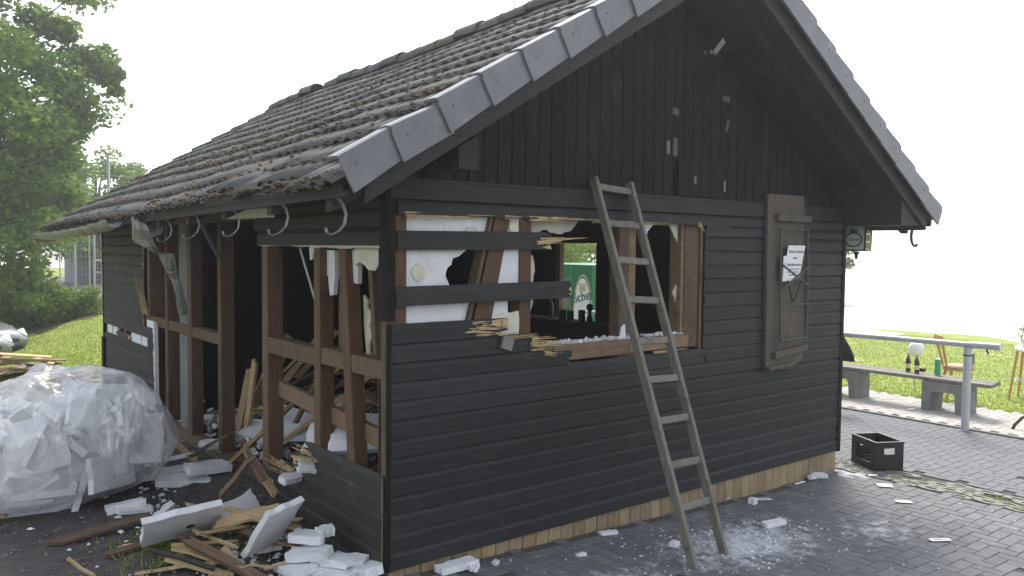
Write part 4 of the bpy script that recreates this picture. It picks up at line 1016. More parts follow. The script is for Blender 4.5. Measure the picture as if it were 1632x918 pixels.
# wooden chair on the lawn
cp = G(1515,612,.0); ch = thing('wooden_chair', cp, 'honey coloured wooden chair with slatted back on the lawn', 'chair', None, radians(0))
q = G(1527,584,.48); ch.location = (q.x, q.y, 0); ch.rotation_euler = (0,0,radians(40))
b = MB(); b.lathe([(.19,.43),(.215,.44),(.215,.455),(.20,.46)], 18); b.build('seat_board', m_chair, ch)
b = MB(); b.lathe([(.20,.461),(.21,.475),(.19,.50),(.02,.505)], 18); b.build('cushion', m_seat, ch, True)
for sx in (-1,1):
    for sy in (-1,1): b = MB(); b.tube([(sx*.12,sy*.12,.44),(sx*.20,sy*.20,-.01)], [.022,.015], 8); b.build('leg', m_chair, ch)
for sx in (-1,1):
    b = MB(); b.prism([(sx*.05,.46),(sx*.10,.46),(sx*.14,.66),(sx*.17,.88),(sx*.07,.88),(sx*.075,.66)], .16, .18, lambda u_, v_, d_: (u_, d_+(v_-.46)*.25, v_)); b.build('back_slat', m_chair, ch)
b = MB(); b.prism([(-.20,.86),(.20,.86),(.17,.93),(-.17,.93)], .262, .285, lambda u_, v_, d_: (u_, d_, v_)); b.build('back_rail', m_chair, ch)
sp = thing('grey_box', (ch.location.x+.12, ch.location.y-.10, .505), 'small grey box standing on the seat of the wooden chair', 'box'); b = MB(); b.box((-.06,-.05,0),(.06,.05,.15)); b.box((-.062,-.052,.151),(.062,.052,.17)); b.build('box_body', m_conc, sp)
# bar stool at the right edge
q = G(1618,636,0); bs = thing('bar_stool', (q.x+.13, q.y-.10, 0), 'tall wooden bar stool on the lawn at the right', 'stool')
for sx, sy in ((-1,-1),(1,-1),(1,1),(-1,1)): b = MB(); b.tube([(sx*.10,sy*.10,.74),(sx*.17,sy*.17,-.01)], [.020,.016], 8); b.build('leg', m_chair, bs)
b = MB(); b.lathe([(.15,.735),(.175,.745),(.175,.765),(.155,.78),(.01,.785)], 18); b.build('stool_seat', m_seat, bs)
b = MB(); b.tube([(.15*cos(a),.15*sin(a),.28) for a in np.linspace(0,2*pi,17)], .008, 6); b.build('foot_ring', m_galv, bs)
# garden table whose bent leg enters the frame
q = G(1612,684,0); tb = thing('garden_table', (q.x+.55, q.y-.35, 0), 'round white garden table on bent dark tube legs at the right edge', 'table')
b = MB(); b.lathe([(.50,.93),(.52,.94),(.52,.96),(.50,.97)], 32); b.build('table_top', m_wht, tb)
for k in range(3):
    a = radians(148+120*k); b = MB(); b.tube([(cos(a)*r_, sin(a)*r_, z) for r_, z in ((.64,.0),(.62,.05),(.52,.14),(.36,.22),(.2,.3),(.08,.42),(.05,.93))], .018, 8); b.build('leg', m_iron, tb)
q2 = PX(1629,540,tb.location.x-.3); fp = thing('flower_pot', (tb.location.x-.2, q2.y-.02, .97), 'small white pot with a green plant on the garden table', 'plant pot')
b = MB(); b.lathe([(.05,0),(.07,.10),(.072,.11),(.06,.11)], 14); b.build('pot', m_wht, fp)
vv = []
for k in range(120):
    c = Vector((R.gauss(0,.05), R.gauss(0,.05), R.uniform(.10,.27))); d1 = Vector((R.uniform(-1,1),R.uniform(-1,1),R.uniform(-1,1))).normalized()*.022; d2 = d1.orthogonal().normalized()*.012
    vv += [c-d1, c+d2, c+d1, c-d2]
link('plant_leaves', npmesh('plant_leaves', np.array([tuple(v) for v in vv]), 0, 4, m_leaf), fp)

# ------------------------------------------------------------------ debris
def slab_mesh(Lx, Ly, T, rough_=.02, name='foam_sheet', mt=None, skew=0, seed=None):
    rr = random.Random(seed if seed is not None else R.random()); pts = []
    cs = [(-Lx/2,-Ly/2),(Lx/2,-Ly/2),(Lx/2+skew,Ly/2),(-Lx/2+skew*.5,Ly/2)]
    for i in range(4):
        a, c = cs[i], cs[(i+1) % 4]; n = 5; am = rough_*(1 if i != 0 else .25)
        for k in range(n):
            t = k/n; pts.append((a[0]*(1-t)+c[0]*t+rr.uniform(-am,am), a[1]*(1-t)+c[1]*t+rr.uniform(-am,am)))
    n = len(pts); cen = (sum(p[0] for p in pts)/n, sum(p[1] for p in pts)/n); rings = []
    for z, s_ in ((-T/2, .985), (-T/2+.004, 1), (T/2-.004, 1), (T/2, .985)):
        rings.append([(cen[0]+(p[0]-cen[0])*s_+rr.uniform(-.002,.002), cen[1]+(p[1]-cen[1])*s_+rr.uniform(-.002,.002), z) for p in pts])
    b = MB(); b.loft(rings); return b.mesh(name, mt or m_foam)
def place(name, me, loc, rot, label, cat, group=None):
    o = link(name, me, None, loc, rot); return tag(o, label, cat, group)
def slab_between(p_bl, p_br, p_tl, T, label, cat='foam slab', group=None, name='foam_sheet', rough_=.015, mt=None, hole=None):
    """slab whose face spans three known points"""
    ux = (p_br-p_bl); lx_ = ux.length; ux.normalize(); uy = p_tl-p_bl; uy = uy-ux*uy.dot(ux); ly_ = uy.length; uy.normalize(); uz = ux.cross(uy)
    me = slab_mesh(lx_, ly_, T, rough_, name, mt); cen = p_bl+ux*lx_/2+uy*ly_/2
    M_ = Matrix.Identity(4)
    for i in range(3): M_[i][0], M_[i][1], M_[i][2], M_[i][3] = ux[i], uy[i], uz[i], cen[i]
    o = link(name, me); o.matrix_world = M_; tag(o, label, cat, group); return o, lx_, ly_, M_
# big named slabs
o, a_, b_, M_ = slab_between(G(225,868,.17), G(347,836,.22), G(245,826,.42), .045, 'big white foam panel with a round hole lying nearest the plastic bag', 'foam sheet')
bh = MB(); bh.prism([(.05+.028*cos(t), -.03+.022*sin(t)) for t in np.linspace(0,2*pi,11)[:-1]], .0232, .0265, lambda u_, v_, d_: (u_, v_, d_)); hole_shade = bh.build('hole', m_ink, o)  # raised black disc paints the shade inside the hole
slab_between(G(342,846,.20), G(412,808,.24), G(352,806,.32), .05, 'white foam panel overlapping the one with the hole', 'foam sheet')
slab_between(G(385,888,.20), G(440,862,.22), G(470,800,.55), .04, 'tapering white foam panel propped upright before the broken boards', 'foam sheet')
slab_between(G(436,852,.22), G(460,840,.25), G(480,800,.5), .05, 'narrow white foam piece behind the propped foam panel', 'foam sheet')
piles = [ # px, py, z, L, W, T, rz, tilt, label
 (490,856,.34,.24,.13,.06,-.6,.08,'flat white foam block topmost of the corner heap'),
 (518,846,.36,.12,.08,.06,.3,.2,'small white foam chunk against the broken boards'),
 (492,882,.27,.30,.15,.055,-.5,.05,'white foam block in the middle of the corner heap'),
 (470,905,.20,.30,.18,.05,-.9,.12,'wide white foam piece on the left of the corner heap'),
 (530,893,.24,.28,.13,.05,-.65,-.05,'long white foam piece under the middle block'),
 (560,895,.22,.20,.12,.06,-.3,.1,'white foam piece lying against the low boards'),
 (540,912,.19,.26,.16,.05,-.7,.0,'white foam slab at the bottom edge of the corner heap'),
 (585,908,.20,.22,.18,.06,-.9,.15,'white foam slab closest to the front corner'),
 (505,915,.17,.26,.14,.05,-.3,.0,'half hidden white foam slab near the bottom edge'),
 (425,870,.19,.16,.11,.05,.4,.1,'crumbled white foam chunk left of the corner heap'),
 (265,753,.22,.42,.14,.06,.35,.05,'long grey white foam block beside the bag'),
 (292,765,.20,.40,.16,.06,.3,.08,'grey white foam block stacked below the long one beside the bag'),
 (330,745,.28,.36,.16,.07,.5,.15,'foam block leaning on the stack beside the bag'),
 (352,707,.34,.40,.12,.06,.75,.2,'jagged foam strip lying over the sill beam'),
 (285,728,.30,.26,.2,.04,.1,-.1,'thin foam sheet on top of the stack beside the bag'),
 (200,806,.18,.26,.12,.06,.2,.0,'white foam block sticking out under the bag'),
 (215,812,.16,.24,.10,.04,.4,.05,'flat foam strip under the front of the bag'),
 (256,820,.20,.30,.05,.05,1.1,.2,'narrow white foam bar leaning near the holed panel'),
 (282,822,.19,.22,.10,.03,.3,.1,'small foam sheet tucked behind the holed panel'),
 (498,742,.62,.24,.15,.03,.2,.45,'foam sheet resting on top of the broken low boards'),
 (470,760,.50,.30,.10,.05,.9,.3,'foam bar at the foot of the second post'),
 (372,690,.42,.2,.12,.05,.4,.3,'white foam piece leaning by the door post'),
 (8,612+10,.2,.35,.14,.05,.4,.1,'foam scrap at the edge of the far wood heap'),
]
for px, py, z, L__, W__, T__, rz_, ti, lab in piles:
    p = G(px, py, z); place('foam_block', slab_mesh(L__*(.86 if px > 420 else 1), W__*(.86 if px > 420 else 1), T__*.9, .016, 'foam_block', seed=px*py), p, (ti+R.uniform(-.12,.12), R.uniform(-.22,.22), rz_-.4+R.uniform(-.2,.2)), lab, 'foam block')
# pieces on the paving
for px, py, L__, W__, T__, rz_, lab in (
  (1234,837,.21,.075,.035,.05,'white foam piece lying alone right of the ladder foot'),
  (1305,760,.15,.10,.03,-.4,'white foam scrap by the right corner of the plinth'),
  (1293,763,.06,.05,.03,.2,'small white lump next to the scrap at the right corner'),
  (728,907,.26,.09,.045,.2,'white foam piece with a broken end at the foot of the front wall'),
  (756,908,.07,.05,.03,.9,'small foam crumb right of the piece at the front wall'),
  (1200,803,.06,.05,.05,.4,'small pointed white chip on the paving beyond the ladder'),
  (1075,870,.07,.05,.03,.3,'white chip left of the near ladder rail'),
  (970,851,.13,.05,.02,-.1,'flat pale foam scrap near the wall left of the ladder'),
  (790,899,.05,.03,.02,.6,'tiny white chip near the foam piece at the front wall'),
  (925,886,.06,.03,.02,.1,'white crumb on the paving far left of the ladder feet'),
  (1154,795,.09,.03,.012,-.2,'thin white chip at the plinth right of the ladder')):
    p = G(px, py); place('foam_scrap', slab_mesh(L__, W__, T__, .008, 'foam_scrap', seed=px), p+Vector((0,0,T__/2)), (0,0,rz_-.2), lab, 'foam scrap')
for px, py, L__, W__, rz_, lab, mk in (
  (1440,801,.13,.06,-.9,'plain white paper strip on the paving between the grid strip and the wall', 0),
  (1498,862,.16,.055,-.55,'white rounded sticker with blurred print lying nearest the lower right', 1),
  (1410,775,.13,.10,-.9,'white paper card beside the grass grid strip', 0),
  (1217,797,.12,.06,-.5,'printed card with brown marks on the paving near the plinth', 1),
  (1275,771,.15,.035,.0,'narrow pale card strip along the plinth', 0),
  (1391,759,.10,.03,-.5,'white paper strip in front of the black crate', 0),
  (1452,651+2,.12,.08,.3,'small white paper scrap on the pale paving strip', 0)):
    p = G(px, py); g_ = thing('paper_scrap', p+Vector((0,0,.009)), lab, 'paper', None, rz_); b = MB()
    b.prism([(-L__/2+.01,-W__/2),(L__/2-.01,-W__/2),(L__/2,-W__/2+.01),(L__/2,W__/2-.01),(L__/2-.01,W__/2),(-L__/2+.01,W__/2),(-L__/2,W__/2-.01),(-L__/2,-W__/2+.01)], 0, .002, lambda u_, v_, d_: (u_, v_, d_)); b.build('paper_sheet', m_white, g_)
    if mk:
        b = MB()
        for k in range(6): b.box((-L__*.32+k*L__*.11,-W__*.12,.002),(-L__*.32+k*L__*.11+L__*.08,W__*.14,.0026))
        b.build('print_line', m_ink if px > 1300 else m_dplank, g_)
# plaster crumbs on paving and yard
def crumbs(n, fn, s0, s1, mt, name):
    b = MB()
    for k in range(n):
        x, y = fn(); s_ = R.uniform(s0, s1)*R.uniform(.5,1); z = gz(x, y)+.0 + s_*.3
        M_ = Matrix.Translation((x, y, z)) @ Matrix.Rotation(R.uniform(0,6), 4, Vector((R.uniform(-.3,.3),R.uniform(-.3,.3),1))); sx_, sy_ = s_*R.uniform(.6,1.5), s_*R.uniform(.4,1)
        b.add([M_ @ Vector(q) for q in ((-sx_,-sy_*.6,-s_*.3),(sx_*.8,-sy_,-s_*.3),(sx_,sy_*.7,-s_*.3),(-sx_*.6,sy_,-s_*.3),(-sx_*.4,-sy_*.3,s_*.4),(sx_*.5,0,s_*.35),(0,sy_*.5,s_*.4))], [(0,1,5,4),(1,2,5),(2,6,5),(2,3,6),(3,0,4),(3,4,6),(4,5,6)])
    o = b.build(name, mt); tag(o, 'scatter of small white plaster crumbs' if mt is m_foam else 'scatter of small stones and grit', 'crumbs', None, 'stuff'); return o
crumbs(420, lambda: (R.gauss(2.45,.42), R.gauss(-.75,.22)), .004, .016, m_foam, 'plaster_crumbs')
crumbs(420, lambda: (R.uniform(.4,6.2), R.uniform(-2.3,-.05)), .003, .010, m_foam, 'plaster_crumbs')
crumbs(1100, lambda: (-abs(R.gauss(.0,.5))-.03, R.uniform(-.3,4.2)), .005, .03, m_foam, 'plaster_crumbs')
crumbs(3500, lambda: (R.uniform(-4,-.02), R.uniform(-1.0,6)), .004, .014, m_grubble, 'yard_grit')
crumbs(500, lambda: (5.15+abs(R.gauss(0,.12)), R.gauss(-.1,.3)), .005, .016, m_grubble, 'yard_grit')
# planks
def plank(p0, p1, w__, t_, mt, label, group=None, jag=.02, name='broken_plank', cat='plank'):
    p0, p1 = Vector(p0), Vector(p1); c = (p0+p1)/2; d = p1-p0; l_ = d.length; b = MB(); prof_n = 6
    rings = []; tp = [R.random() < .3, R.random() < .3]; bend = R.uniform(-.012,.012)
    for k, xx in enumerate((-l_/2, -l_/2+min(.05,l_*.15), 0, l_/2-min(.05,l_*.15), l_/2)):
        ring = []; sk_ = R.uniform(-.5,.5)*w__ if k in (0,4) else 0
        jj = [R.uniform(-jag*1.3, jag*1.3) for _ in range(4)] if k in (0,4) else [0]*4
        for i, (yy, zz) in enumerate(((-w__/2,-t_/2),(-w__/6,-t_/2),(w__/6,-t_/2),(w__/2,-t_/2),(w__/2,t_/2),(w__/6,t_/2),(-w__/6,t_/2),(-w__/2,t_/2))):
            j = jj[i if i < 4 else 7-i] + sk_*yy/w__
            sc = 1
            if k == 0 and tp[0] or k == 4 and tp[1]: sc = .35
            ring.append((xx+j, yy*sc + (w__*.3*(1 if tp[0] else 0) if sc < 1 else 0), zz+(bend if k == 2 else 0)))
        rings.append(ring)
    b.loft(rings); o = b.build(name, mt); q = d.to_track_quat('X','Z'); o.rotation_mode = 'QUATERNION'
    o.rotation_quaternion = q @ Matrix.Rotation(R.uniform(-.35,.35),3,'X').to_quaternion(); o.location = c
    return tag(o, label, cat, group)
big = [ # px0,py0,z0, px1,py1,z1, w, t, mat, label
 (84,866,.16,238,822,.20,.09,.02,m_dplank,'long brown plank on the gravel in front of the bag'),
 (170,884,.16,312,838,.20,.05,.018,m_dplank,'thin brown lath lying left of the holed foam panel'),
 (268,890,.17,358,915,.18,.10,.022,m_plank,'wide pale yellow plank lowest in the bottom wood pile'),
 (352,915-40,.26,392,912,.19,.07,.02,m_plank,'short pale plank set crosswise on the bottom wood pile'),
 (300,862,.28,420,925,.18,.06,.03,m_dplank,'dark weathered lath running down the bottom wood pile'),
 (270,870,.20,350,893,.19,.06,.02,m_plank,'pale lath at the left end of the bottom wood pile'),
 (320,850,.30,395,838,.26,.08,.02,m_plank,'pale board just behind the bottom wood pile'),
 (345,836,.30,440,812,.36,.10,.02,m_plank,'broad pale board beneath the propped foam panel'),
 (360,810,.36,478,842,.30,.06,.02,m_plank,'pale board sticking out right of the foam panels'),
 (348,795,.30,402,728,.62,.05,.03,m_dplank,'brown stake leaning from the rubble to the sill beam'),
 (400,728,.56,440,790,.36,.06,.02,m_plank,'pale splintered stake crossing the sill near the second post'),
 (388,712,.66,425,775,.40,.045,.035,m_dplank,'dark stake crossing the sill near the second post'),
 (205,748,.25,262,700,.55,.05,.02,m_dplank,'thin lath half hidden behind the bag'),
 (470,728,.70,560,745,.60,.05,.018,m_fresh,'fresh splinter lying across the broken low boards'),
 (272,700,.42,312,735,.30,.05,.02,m_plank,'pale lath by the left wall between bag and posts'),
 (110,892,.155,150,918,.155,.02,.015,m_plank,'thin twig of wood on the gravel at the lower left'),
 (0,825,.17,18,812,.17,.04,.02,m_plank,'pale wood end at the left edge beside the bag'),
 (190,872,.155,230,866,.155,.03,.012,m_fresh,'tiny fresh splinter left of the holed panel'),
 (300,730,.35,370,690,.60,.09,.022,m_dplank,'brown board lying along the sill beam'),
]
for a0, a1, a2, b0, b1, b2, w__, t_, mt, lab in big: plank(G(a0,a1,a2), G(b0,b1,b2), w__, t_, mt, lab)
for k in range(34):   # loose laths of the bottom pile
    px, py = R.uniform(285,455), R.uniform(800,905); p = G(px, py, R.uniform(.17,.26)); a = R.gauss(-.62,.45); l_ = R.uniform(.15,.5); d = Vector((cos(a), sin(a), R.uniform(-.12,.12)))*l_/2
    plank(p-d, p+d, R.uniform(.02,.06), R.uniform(.008,.02), R.choice((m_plank,m_plank,m_fresh,m_dplank,m_bld)), 'splintered lath in the wood pile before the broken corner boards', 'laths in the bottom wood pile', .02, 'splintered_lath')
for k in range(110):   # inside the hut behind the posts: a heap rising away from the wall
    y = R.uniform(.3,4.6); x = R.uniform(.2,2.2); a = R.choice((R.gauss(-1.0,.35), R.gauss(-.3,.5), R.gauss(.5,.4))); el = R.choice((R.uniform(-.1,.3), R.uniform(.0,.5), R.uniform(.2,1.0))); l_ = R.uniform(.5,1.4)
    d = Vector((cos(a)*cos(el), sin(a)*cos(el), sin(el)))*l_; p0 = Vector((x, y, SB+.03+R.uniform(0,.20+.22*x)))
    p1 = p0+Vector((abs(d.x)*.8, d.y, d.z)); p1.y = min(max(p1.y,.25),6); p1.z = max(SB+.03, min(p1.z, 1.15))
    plank(p0, p1, R.uniform(.05,.11), R.uniform(.015,.03), R.choice((m_plank,m_plank,m_dplank,m_plank,m_bld)), 'torn board heaped on the floor inside the hut', 'torn boards heaped inside the hut', .02, 'torn_board')
for k in range(26):
    y = R.uniform(.4,4.5); x = R.uniform(.25,1.6); z = SB+.08+R.uniform(0,.12+.22*x)
    place('foam_block', slab_mesh(R.uniform(.2,.6), R.uniform(.12,.3), .05, .015, 'foam_block', seed=900+k), (x,y,z), (R.uniform(-.5,.6), R.uniform(-.4,.3), R.uniform(-1.6,.3)), 'white foam piece lying among the torn boards inside the hut', 'foam block', 'foam pieces inside the hut')
plank((.25,3.1,.25), (.42,3.25,1.05), .05,.04, m_plank, 'pale upright lath inside behind the door post'); plank(PX(398,590,.45), PX(378,690,.2), .06,.045, m_plank, 'tall pale batten standing in the doorway rubble')
plank(PX(370,735,-.04), PX(470,640,.3), .10,.03, m_plank, 'wide pale plank reaching from the sill into the hut'); plank(PX(455,700,.3), PX(640,560,1.2), .12,.03, m_plank, 'long pale plank slanting up behind the corner posts')
plank(PX(540,720,.25), PX(560,620,.5), .09,.025, m_fresh, 'yellow board standing behind the leaning brace')
for k, (px, py, x, L__, W__, lab) in enumerate(((500,690,.5,.8,.18,'long foam slab lying inside behind the second post'),(540,700,.35,.5,.3,'foam slab inside the hut behind the leaning brace'),(420,690,.4,.4,.25,'foam chunk inside left of the second post'),(480,670,.7,.7,.2,'upper foam slab inside between the posts'),(392,660,.5,.35,.25,'foam piece in the doorway rubble'),(328,668,.3,.2,.12,'foam bit by the far door post'),(300,690,.15,.25,.12,'small foam block on the sill behind the bag'),(585,690,.3,.5,.35,'foam sheet inside next to the corner post'))):
    p = PX(px, py, x); p.z = max(p.z, SB+.08); place('foam_block', slab_mesh(L__, W__, .05, .015, 'foam_block', seed=k), p, (R.uniform(.2,.6), R.uniform(-.2,.2), -.9+R.uniform(-.3,.3)), lab, 'foam block')
b = MB()
for k in range(500):
    x, y = R.uniform(.1,1.2), R.uniform(.4,4.8); s_ = R.uniform(.01,.04); z = SB+.03+abs(R.gauss(0,.08)); M_ = Matrix.Translation((x,y,z)) @ Matrix.Rotation(R.uniform(0,6),4,(R.random(),R.random(),.3)); b.box((-s_,-s_*.7,-s_*.4),(s_,s_*.7,s_*.4), M=M_)
tag(b.build('foam_rubble', m_foam), 'white crumbled foam rubble on the hut floor', 'rubble', None, 'stuff')
# heap of dark rubble against the sill outside
b = MB(); n1, n2 = 26, 60; vs_ = []
for j in range(n2+1):
    for i in range(n1+1):
        x = -1.0*(i/n1); y = .9+3.6*j/n2; e = sin(pi*min(1,j/n2*1.02))**.6 * (1-i/n1)**1.3; vs_.append((x-.002, y, gz(x,y)-.03+ e*.11 + .05*e*noise.noise(Vector((x*7,y*7,0)))+.03*e*noise.noise(Vector((x*19,y*19,4)))))
b.add(vs_, [(j*(n1+1)+i, j*(n1+1)+i+1, (j+1)*(n1+1)+i+1, (j+1)*(n1+1)+i) for j in range(n2) for i in range(n1)])
tag(b.build('rubble_mound', mat('dark_rubble', (.035,.032,.034), (.09,.08,.075), scale=14, rough=1, bump=.9, bscale=40, dist=.02, c3=(.25,.24,.22), c3scale=22, c3lo=.6, c3hi=.68)), 'low mound of dark rubble against the left wall sill', 'rubble', None, 'stuff')
# far wood heap
hp = Vector((-1.0, 8.2, .14))
b = MB(); b.lathe([(1.15,-.05),(1.0,.08),(.7,.2),(.35,.3),(.05,.34)], 22); vs_ = [(v[0]*(1+.2*noise.noise(Vector((v[0]*3,v[1]*3,0)))), v[1], v[2]+.05*noise.noise(Vector((v[0]*5,v[1]*5,1)))) for v in b.v]; b.v = vs_
o = b.build('rubble_mound', m_soil); o.location = hp; tag(o, 'dark earth mound under the far heap of boards', 'rubble', None, 'stuff')
for k in range(60):
    r_ = sqrt(R.random())*1.0; a = R.uniform(0,2*pi); p = hp+Vector((r_*cos(a), r_*sin(a)*.8, .40*(1-r_)+.06+R.uniform(0,.1))); an = R.gauss(.2,.8); l_ = R.uniform(.3,1.0); d = Vector((cos(an), sin(an), R.uniform(-.2,.2)))*l_/2
    plank(p-d, p+d, R.uniform(.05,.12), R.uniform(.012,.022), R.choice((m_plank,m_plank,m_paper,m_dplank)), 'torn board in the heap behind the plastic bag', 'torn boards in the far heap', .02, 'torn_board')

# ------------------------------------------------------------------ plastic bag with foam
BC = Vector((-1.46, 3.02, .14)); RX, RY, RZ = .92, .78, .95
ax = Vector((CR.x, CR.y, 0)).normalized(); ay = Vector((-ax.y, ax.x, 0))
bag = thing('plastic_bag', BC, 'huge clear plastic bag filled with white foam pieces', 'plastic bag')
def bagpt(th, ph, s_=1.0):
    # th azimuth, ph from 0 (bottom) to pi (top)
    z = (1-cos(ph))/2; r_ = sin(ph)**.55 if ph < pi/2 else sin(ph)**.75
    lob = 1 + .10*sin(2*th+.6) + .05*sin(5*th+1)
    x = r_*cos(th)*RX*lob; y = r_*sin(th)*RY*lob
    top_ = RZ*(1 + .10*cos(th)*1) * (1-.20*max(0,-cos(th))*z)
    zz = (z**1.05)*top_
    q = Vector((x, y, zz))
    n_ = .07*noise.noise(q*2.2+Vector((3,1,0)))
    rd = 1-abs(noise.noise(Vector((q.x*3.2+q.z*1.5, q.y*3.2, q.z*2.2-q.x))))*2
    rd2 = 1-abs(noise.noise(Vector((q.x*7+q.z*3, q.y*7, q.z*5+9))))*2
    k = 1 + (n_ + .045*rd + .022*rd2)*min(1, z*5+.15)
    q = Vector((q.x*k, q.y*k, q.z*k if z > .05 else q.z))
    return (ax*q.x + ay*q.y)*s_ + Vector((0,0,q.z*s_))
b = MB(); nA, nP = 150, 80
b.loft([[bagpt(2*pi*i/nA, .05+(pi-.1)*j/nP, 1.0) for i in range(nA)] for j in range(nP+1)], True)
o = b.build('plastic_film', m_film, bag, True)
b = MB(); 
for s_, pts in ((.014, [(.35,.2),(.5,.9),(.8,1.4)]), ):
    pass
# foam blocks inside the bag, top-level things
rb = random.Random(11)
for k, (px, py, dd, L__, W__, lab) in enumerate(((115,690,6.85,.50,.38,'biggest upright foam slab in the middle of the plastic bag'),(215,700,7.0,.42,.40,'large upright foam slab at the right inside the plastic bag'),(60,720,6.75,.42,.34,'large foam slab at the left inside the plastic bag'),(150,645,7.1,.5,.36,'large tilted foam slab near the top of the plastic bag'),(70,785,6.6,.42,.10,'long low foam slab at the bottom of the plastic bag'))):
    p = CP+ray(px, py).normalized()*(dd+(.30 if k != 4 else .42)); p.z = max(p.z, .24); nrm = (CP-p).normalized(); qt = (nrm+Vector((R.uniform(-.3,.3),R.uniform(-.3,.3),.35))).to_track_quat('Z','Y') @ Matrix.Rotation(R.uniform(-.25,.25),3,'Z').to_quaternion()
    o = link('foam_sheet', slab_mesh(L__, W__, .06, .010, 'foam_sheet', seed=k+50)); o.rotation_mode = 'QUATERNION'; o.rotation_quaternion = qt; o.location = p; tag(o, lab, 'foam sheet')
cnt = 0; rb = random.Random(5)
while cnt < 78:
    th = rb.uniform(0, 2*pi); ph = rb.uniform(.35, 2.75); s_ = rb.uniform(.50,.76)
    if cnt >= 44: ph = rb.uniform(1.5,2.6); s_ = rb.uniform(.74,.84)
    q = bagpt(th, ph)*s_ ; q.z = max(.05, q.z)
    L__, W__, T__ = rb.uniform(.28,.55), rb.uniform(.16,.34), rb.uniform(.04,.07)
    if cnt >= 44: L__ *= .62; W__ *= .7
    me = slab_mesh(L__, W__, T__, .012, 'foam_block', seed=cnt)
    nrm = Vector((q.x, q.y, q.z-.4)).normalized()
    qt = nrm.to_track_quat('Z','Y') @ Matrix.Rotation(rb.uniform(0,6.28),3,'Z').to_quaternion() @ Matrix.Rotation(rb.gauss(0,.35),3,'X').to_quaternion()
    o = link('foam_block', me); o.rotation_mode = 'QUATERNION'; o.rotation_quaternion = qt; o.location = BC+q
    tag(o, 'white foam piece packed inside the clear plastic bag', 'foam block', 'foam pieces in the plastic bag'); cnt += 1

# ------------------------------------------------------------------ background: trees, hedge, fence, shed, cars
def leaves(clumps, n, size, mt, name, parent, seed):
    g = np.random.RandomState(seed); cl = np.array([c[:3] for c in clumps]); rad = np.array([c[3] for c in clumps])
    idx = g.randint(0, len(cl), n); d = g.normal(size=(n,3)); d /= np.linalg.norm(d, axis=1)[:,None]
    rr = g.uniform(0,1,n)**.45; c = cl[idx] + d*(rad[idx]*rr)[:,None]*np.array([1,1,.75])
    a = g.normal(size=(n,3)); a[:,2] *= .6; a /= np.linalg.norm(a, axis=1)[:,None]; t = g.normal(size=(n,3)); bvec = np.cross(a, t); bvec /= np.linalg.norm(bvec, axis=1)[:,None]
    s_ = g.uniform(.6,1.3,n)[:,None]*size; a *= s_; bvec *= s_*.55
    v = np.stack([c-a, c+bvec, c+a, c-bvec], 1).reshape(-1,3)
    return link(name, npmesh(name, v, 0, 4, mt), parent)
def tree(loc, h, cr, nclump, nleaf, size, mt, label, seed, z0=.2, rad=(.5,1.0), name='leafy_tree', trunk_r=.22, cat='tree', extra=(), flat=1.0, group=None):
    rr = random.Random(seed); t = thing(name, loc, label, cat, group); b = MB(); cz = h*(z0+1)/2; hz = h*(1-z0)/2
    b.tube([(0,0,-.2),(.1,.05,h*.25),(0,.1,h*.5),(.1,0,h*.8)], [trunk_r,trunk_r*.8,trunk_r*.55,trunk_r*.2], 9)
    cl = []
    for k in range(nclump):
        th = rr.uniform(0,2*pi); u_ = rr.uniform(-1,1); rad_ = (rr.random()**.4)*(1+.25*sin(3*th+seed)); s_ = sqrt(1-u_*u_)
        c = Vector((cr*rad_*s_*cos(th), cr*rad_*s_*sin(th)*flat, cz+hz*u_*.95*rad_)); cl.append((*c, rr.uniform(*rad)))
        if k % 3 == 0:
            zb = max(h*.12, c.z*.55); b.tube([(.05,.05,zb), (c.x*.5,c.y*.5,(zb+c.z)/2+.2), tuple(c)], [trunk_r*.3,trunk_r*.15,.015], 5)
    for e in extra:
        cl.append(e); b.tube([(0,0,e[2]*.6),(e[0]*.6,e[1]*.6,e[2]*.9),(e[0],e[1],e[2])], [.1,.05,.012], 5)
    b.build('trunk', m_bark, t); leaves(cl, nleaf, size, mt, 'crown', t, seed); return t
def wp(px, py, y): p = PY(px, py, y); return p
TL0 = Vector((-1.8, 24, -.9))
def ex(px, py, y, r_): p = wp(px, py, y)-TL0; return (p.x, p.y, p.z, r_)
tree(TL0, 13.5, 4.6, 170, 78000, .10, m_leaf, 'large leafy tree filling the left edge beyond the lawn', 3, z0=.12, rad=(.55,1.1),
     extra=[ex(120,90,23,.5),ex(150,110,23,.5),ex(172,125,23,.4),ex(185,118,23,.3),ex(185,145,23,.25),ex(95,45,23,.4),ex(105,55,23,.3),ex(60,30,23,.6),ex(110,170,23,.6),ex(120,200,23,.4),ex(90,210,23,.7),ex(100,250,23,.7),ex(80,300,23,.8),ex(110,320,23,.5),ex(120,170,23,.4),ex(40,350,23,.9),ex(30,420,23,.9),ex(60,100,23,.9),ex(50,200,23,1.0),ex(100,130,23,.6),ex(20,60,23,.9),ex(20,280,23,1.0),ex(70,250,23,.9),ex(5,460,22.5,.7)])
tree((2.6,33,0.2), 7.0, 2.6, 60, 12000, .10, m_leafl, 'pale green tree showing above the far end of the roof', 5, z0=.2, rad=(.5,.9))
tree((5.4,36,0.2), 6.2, 2.4, 50, 9000, .10, m_leafl, 'bright tree behind the far eave of the hut', 6, z0=.2, rad=(.5,.8))
tree((3.4,47,0.2), 6.0, 3.0, 50, 8000, .11, m_leaf, 'distant tree behind the tall mesh fence', 8, z0=.15, rad=(.5,.9))
tree((-.5,44,0.0), 8.5, 3.4, 60, 9000, .12, m_leaf, 'dark tree far behind the hedge', 9, z0=.1, rad=(.6,1.0))
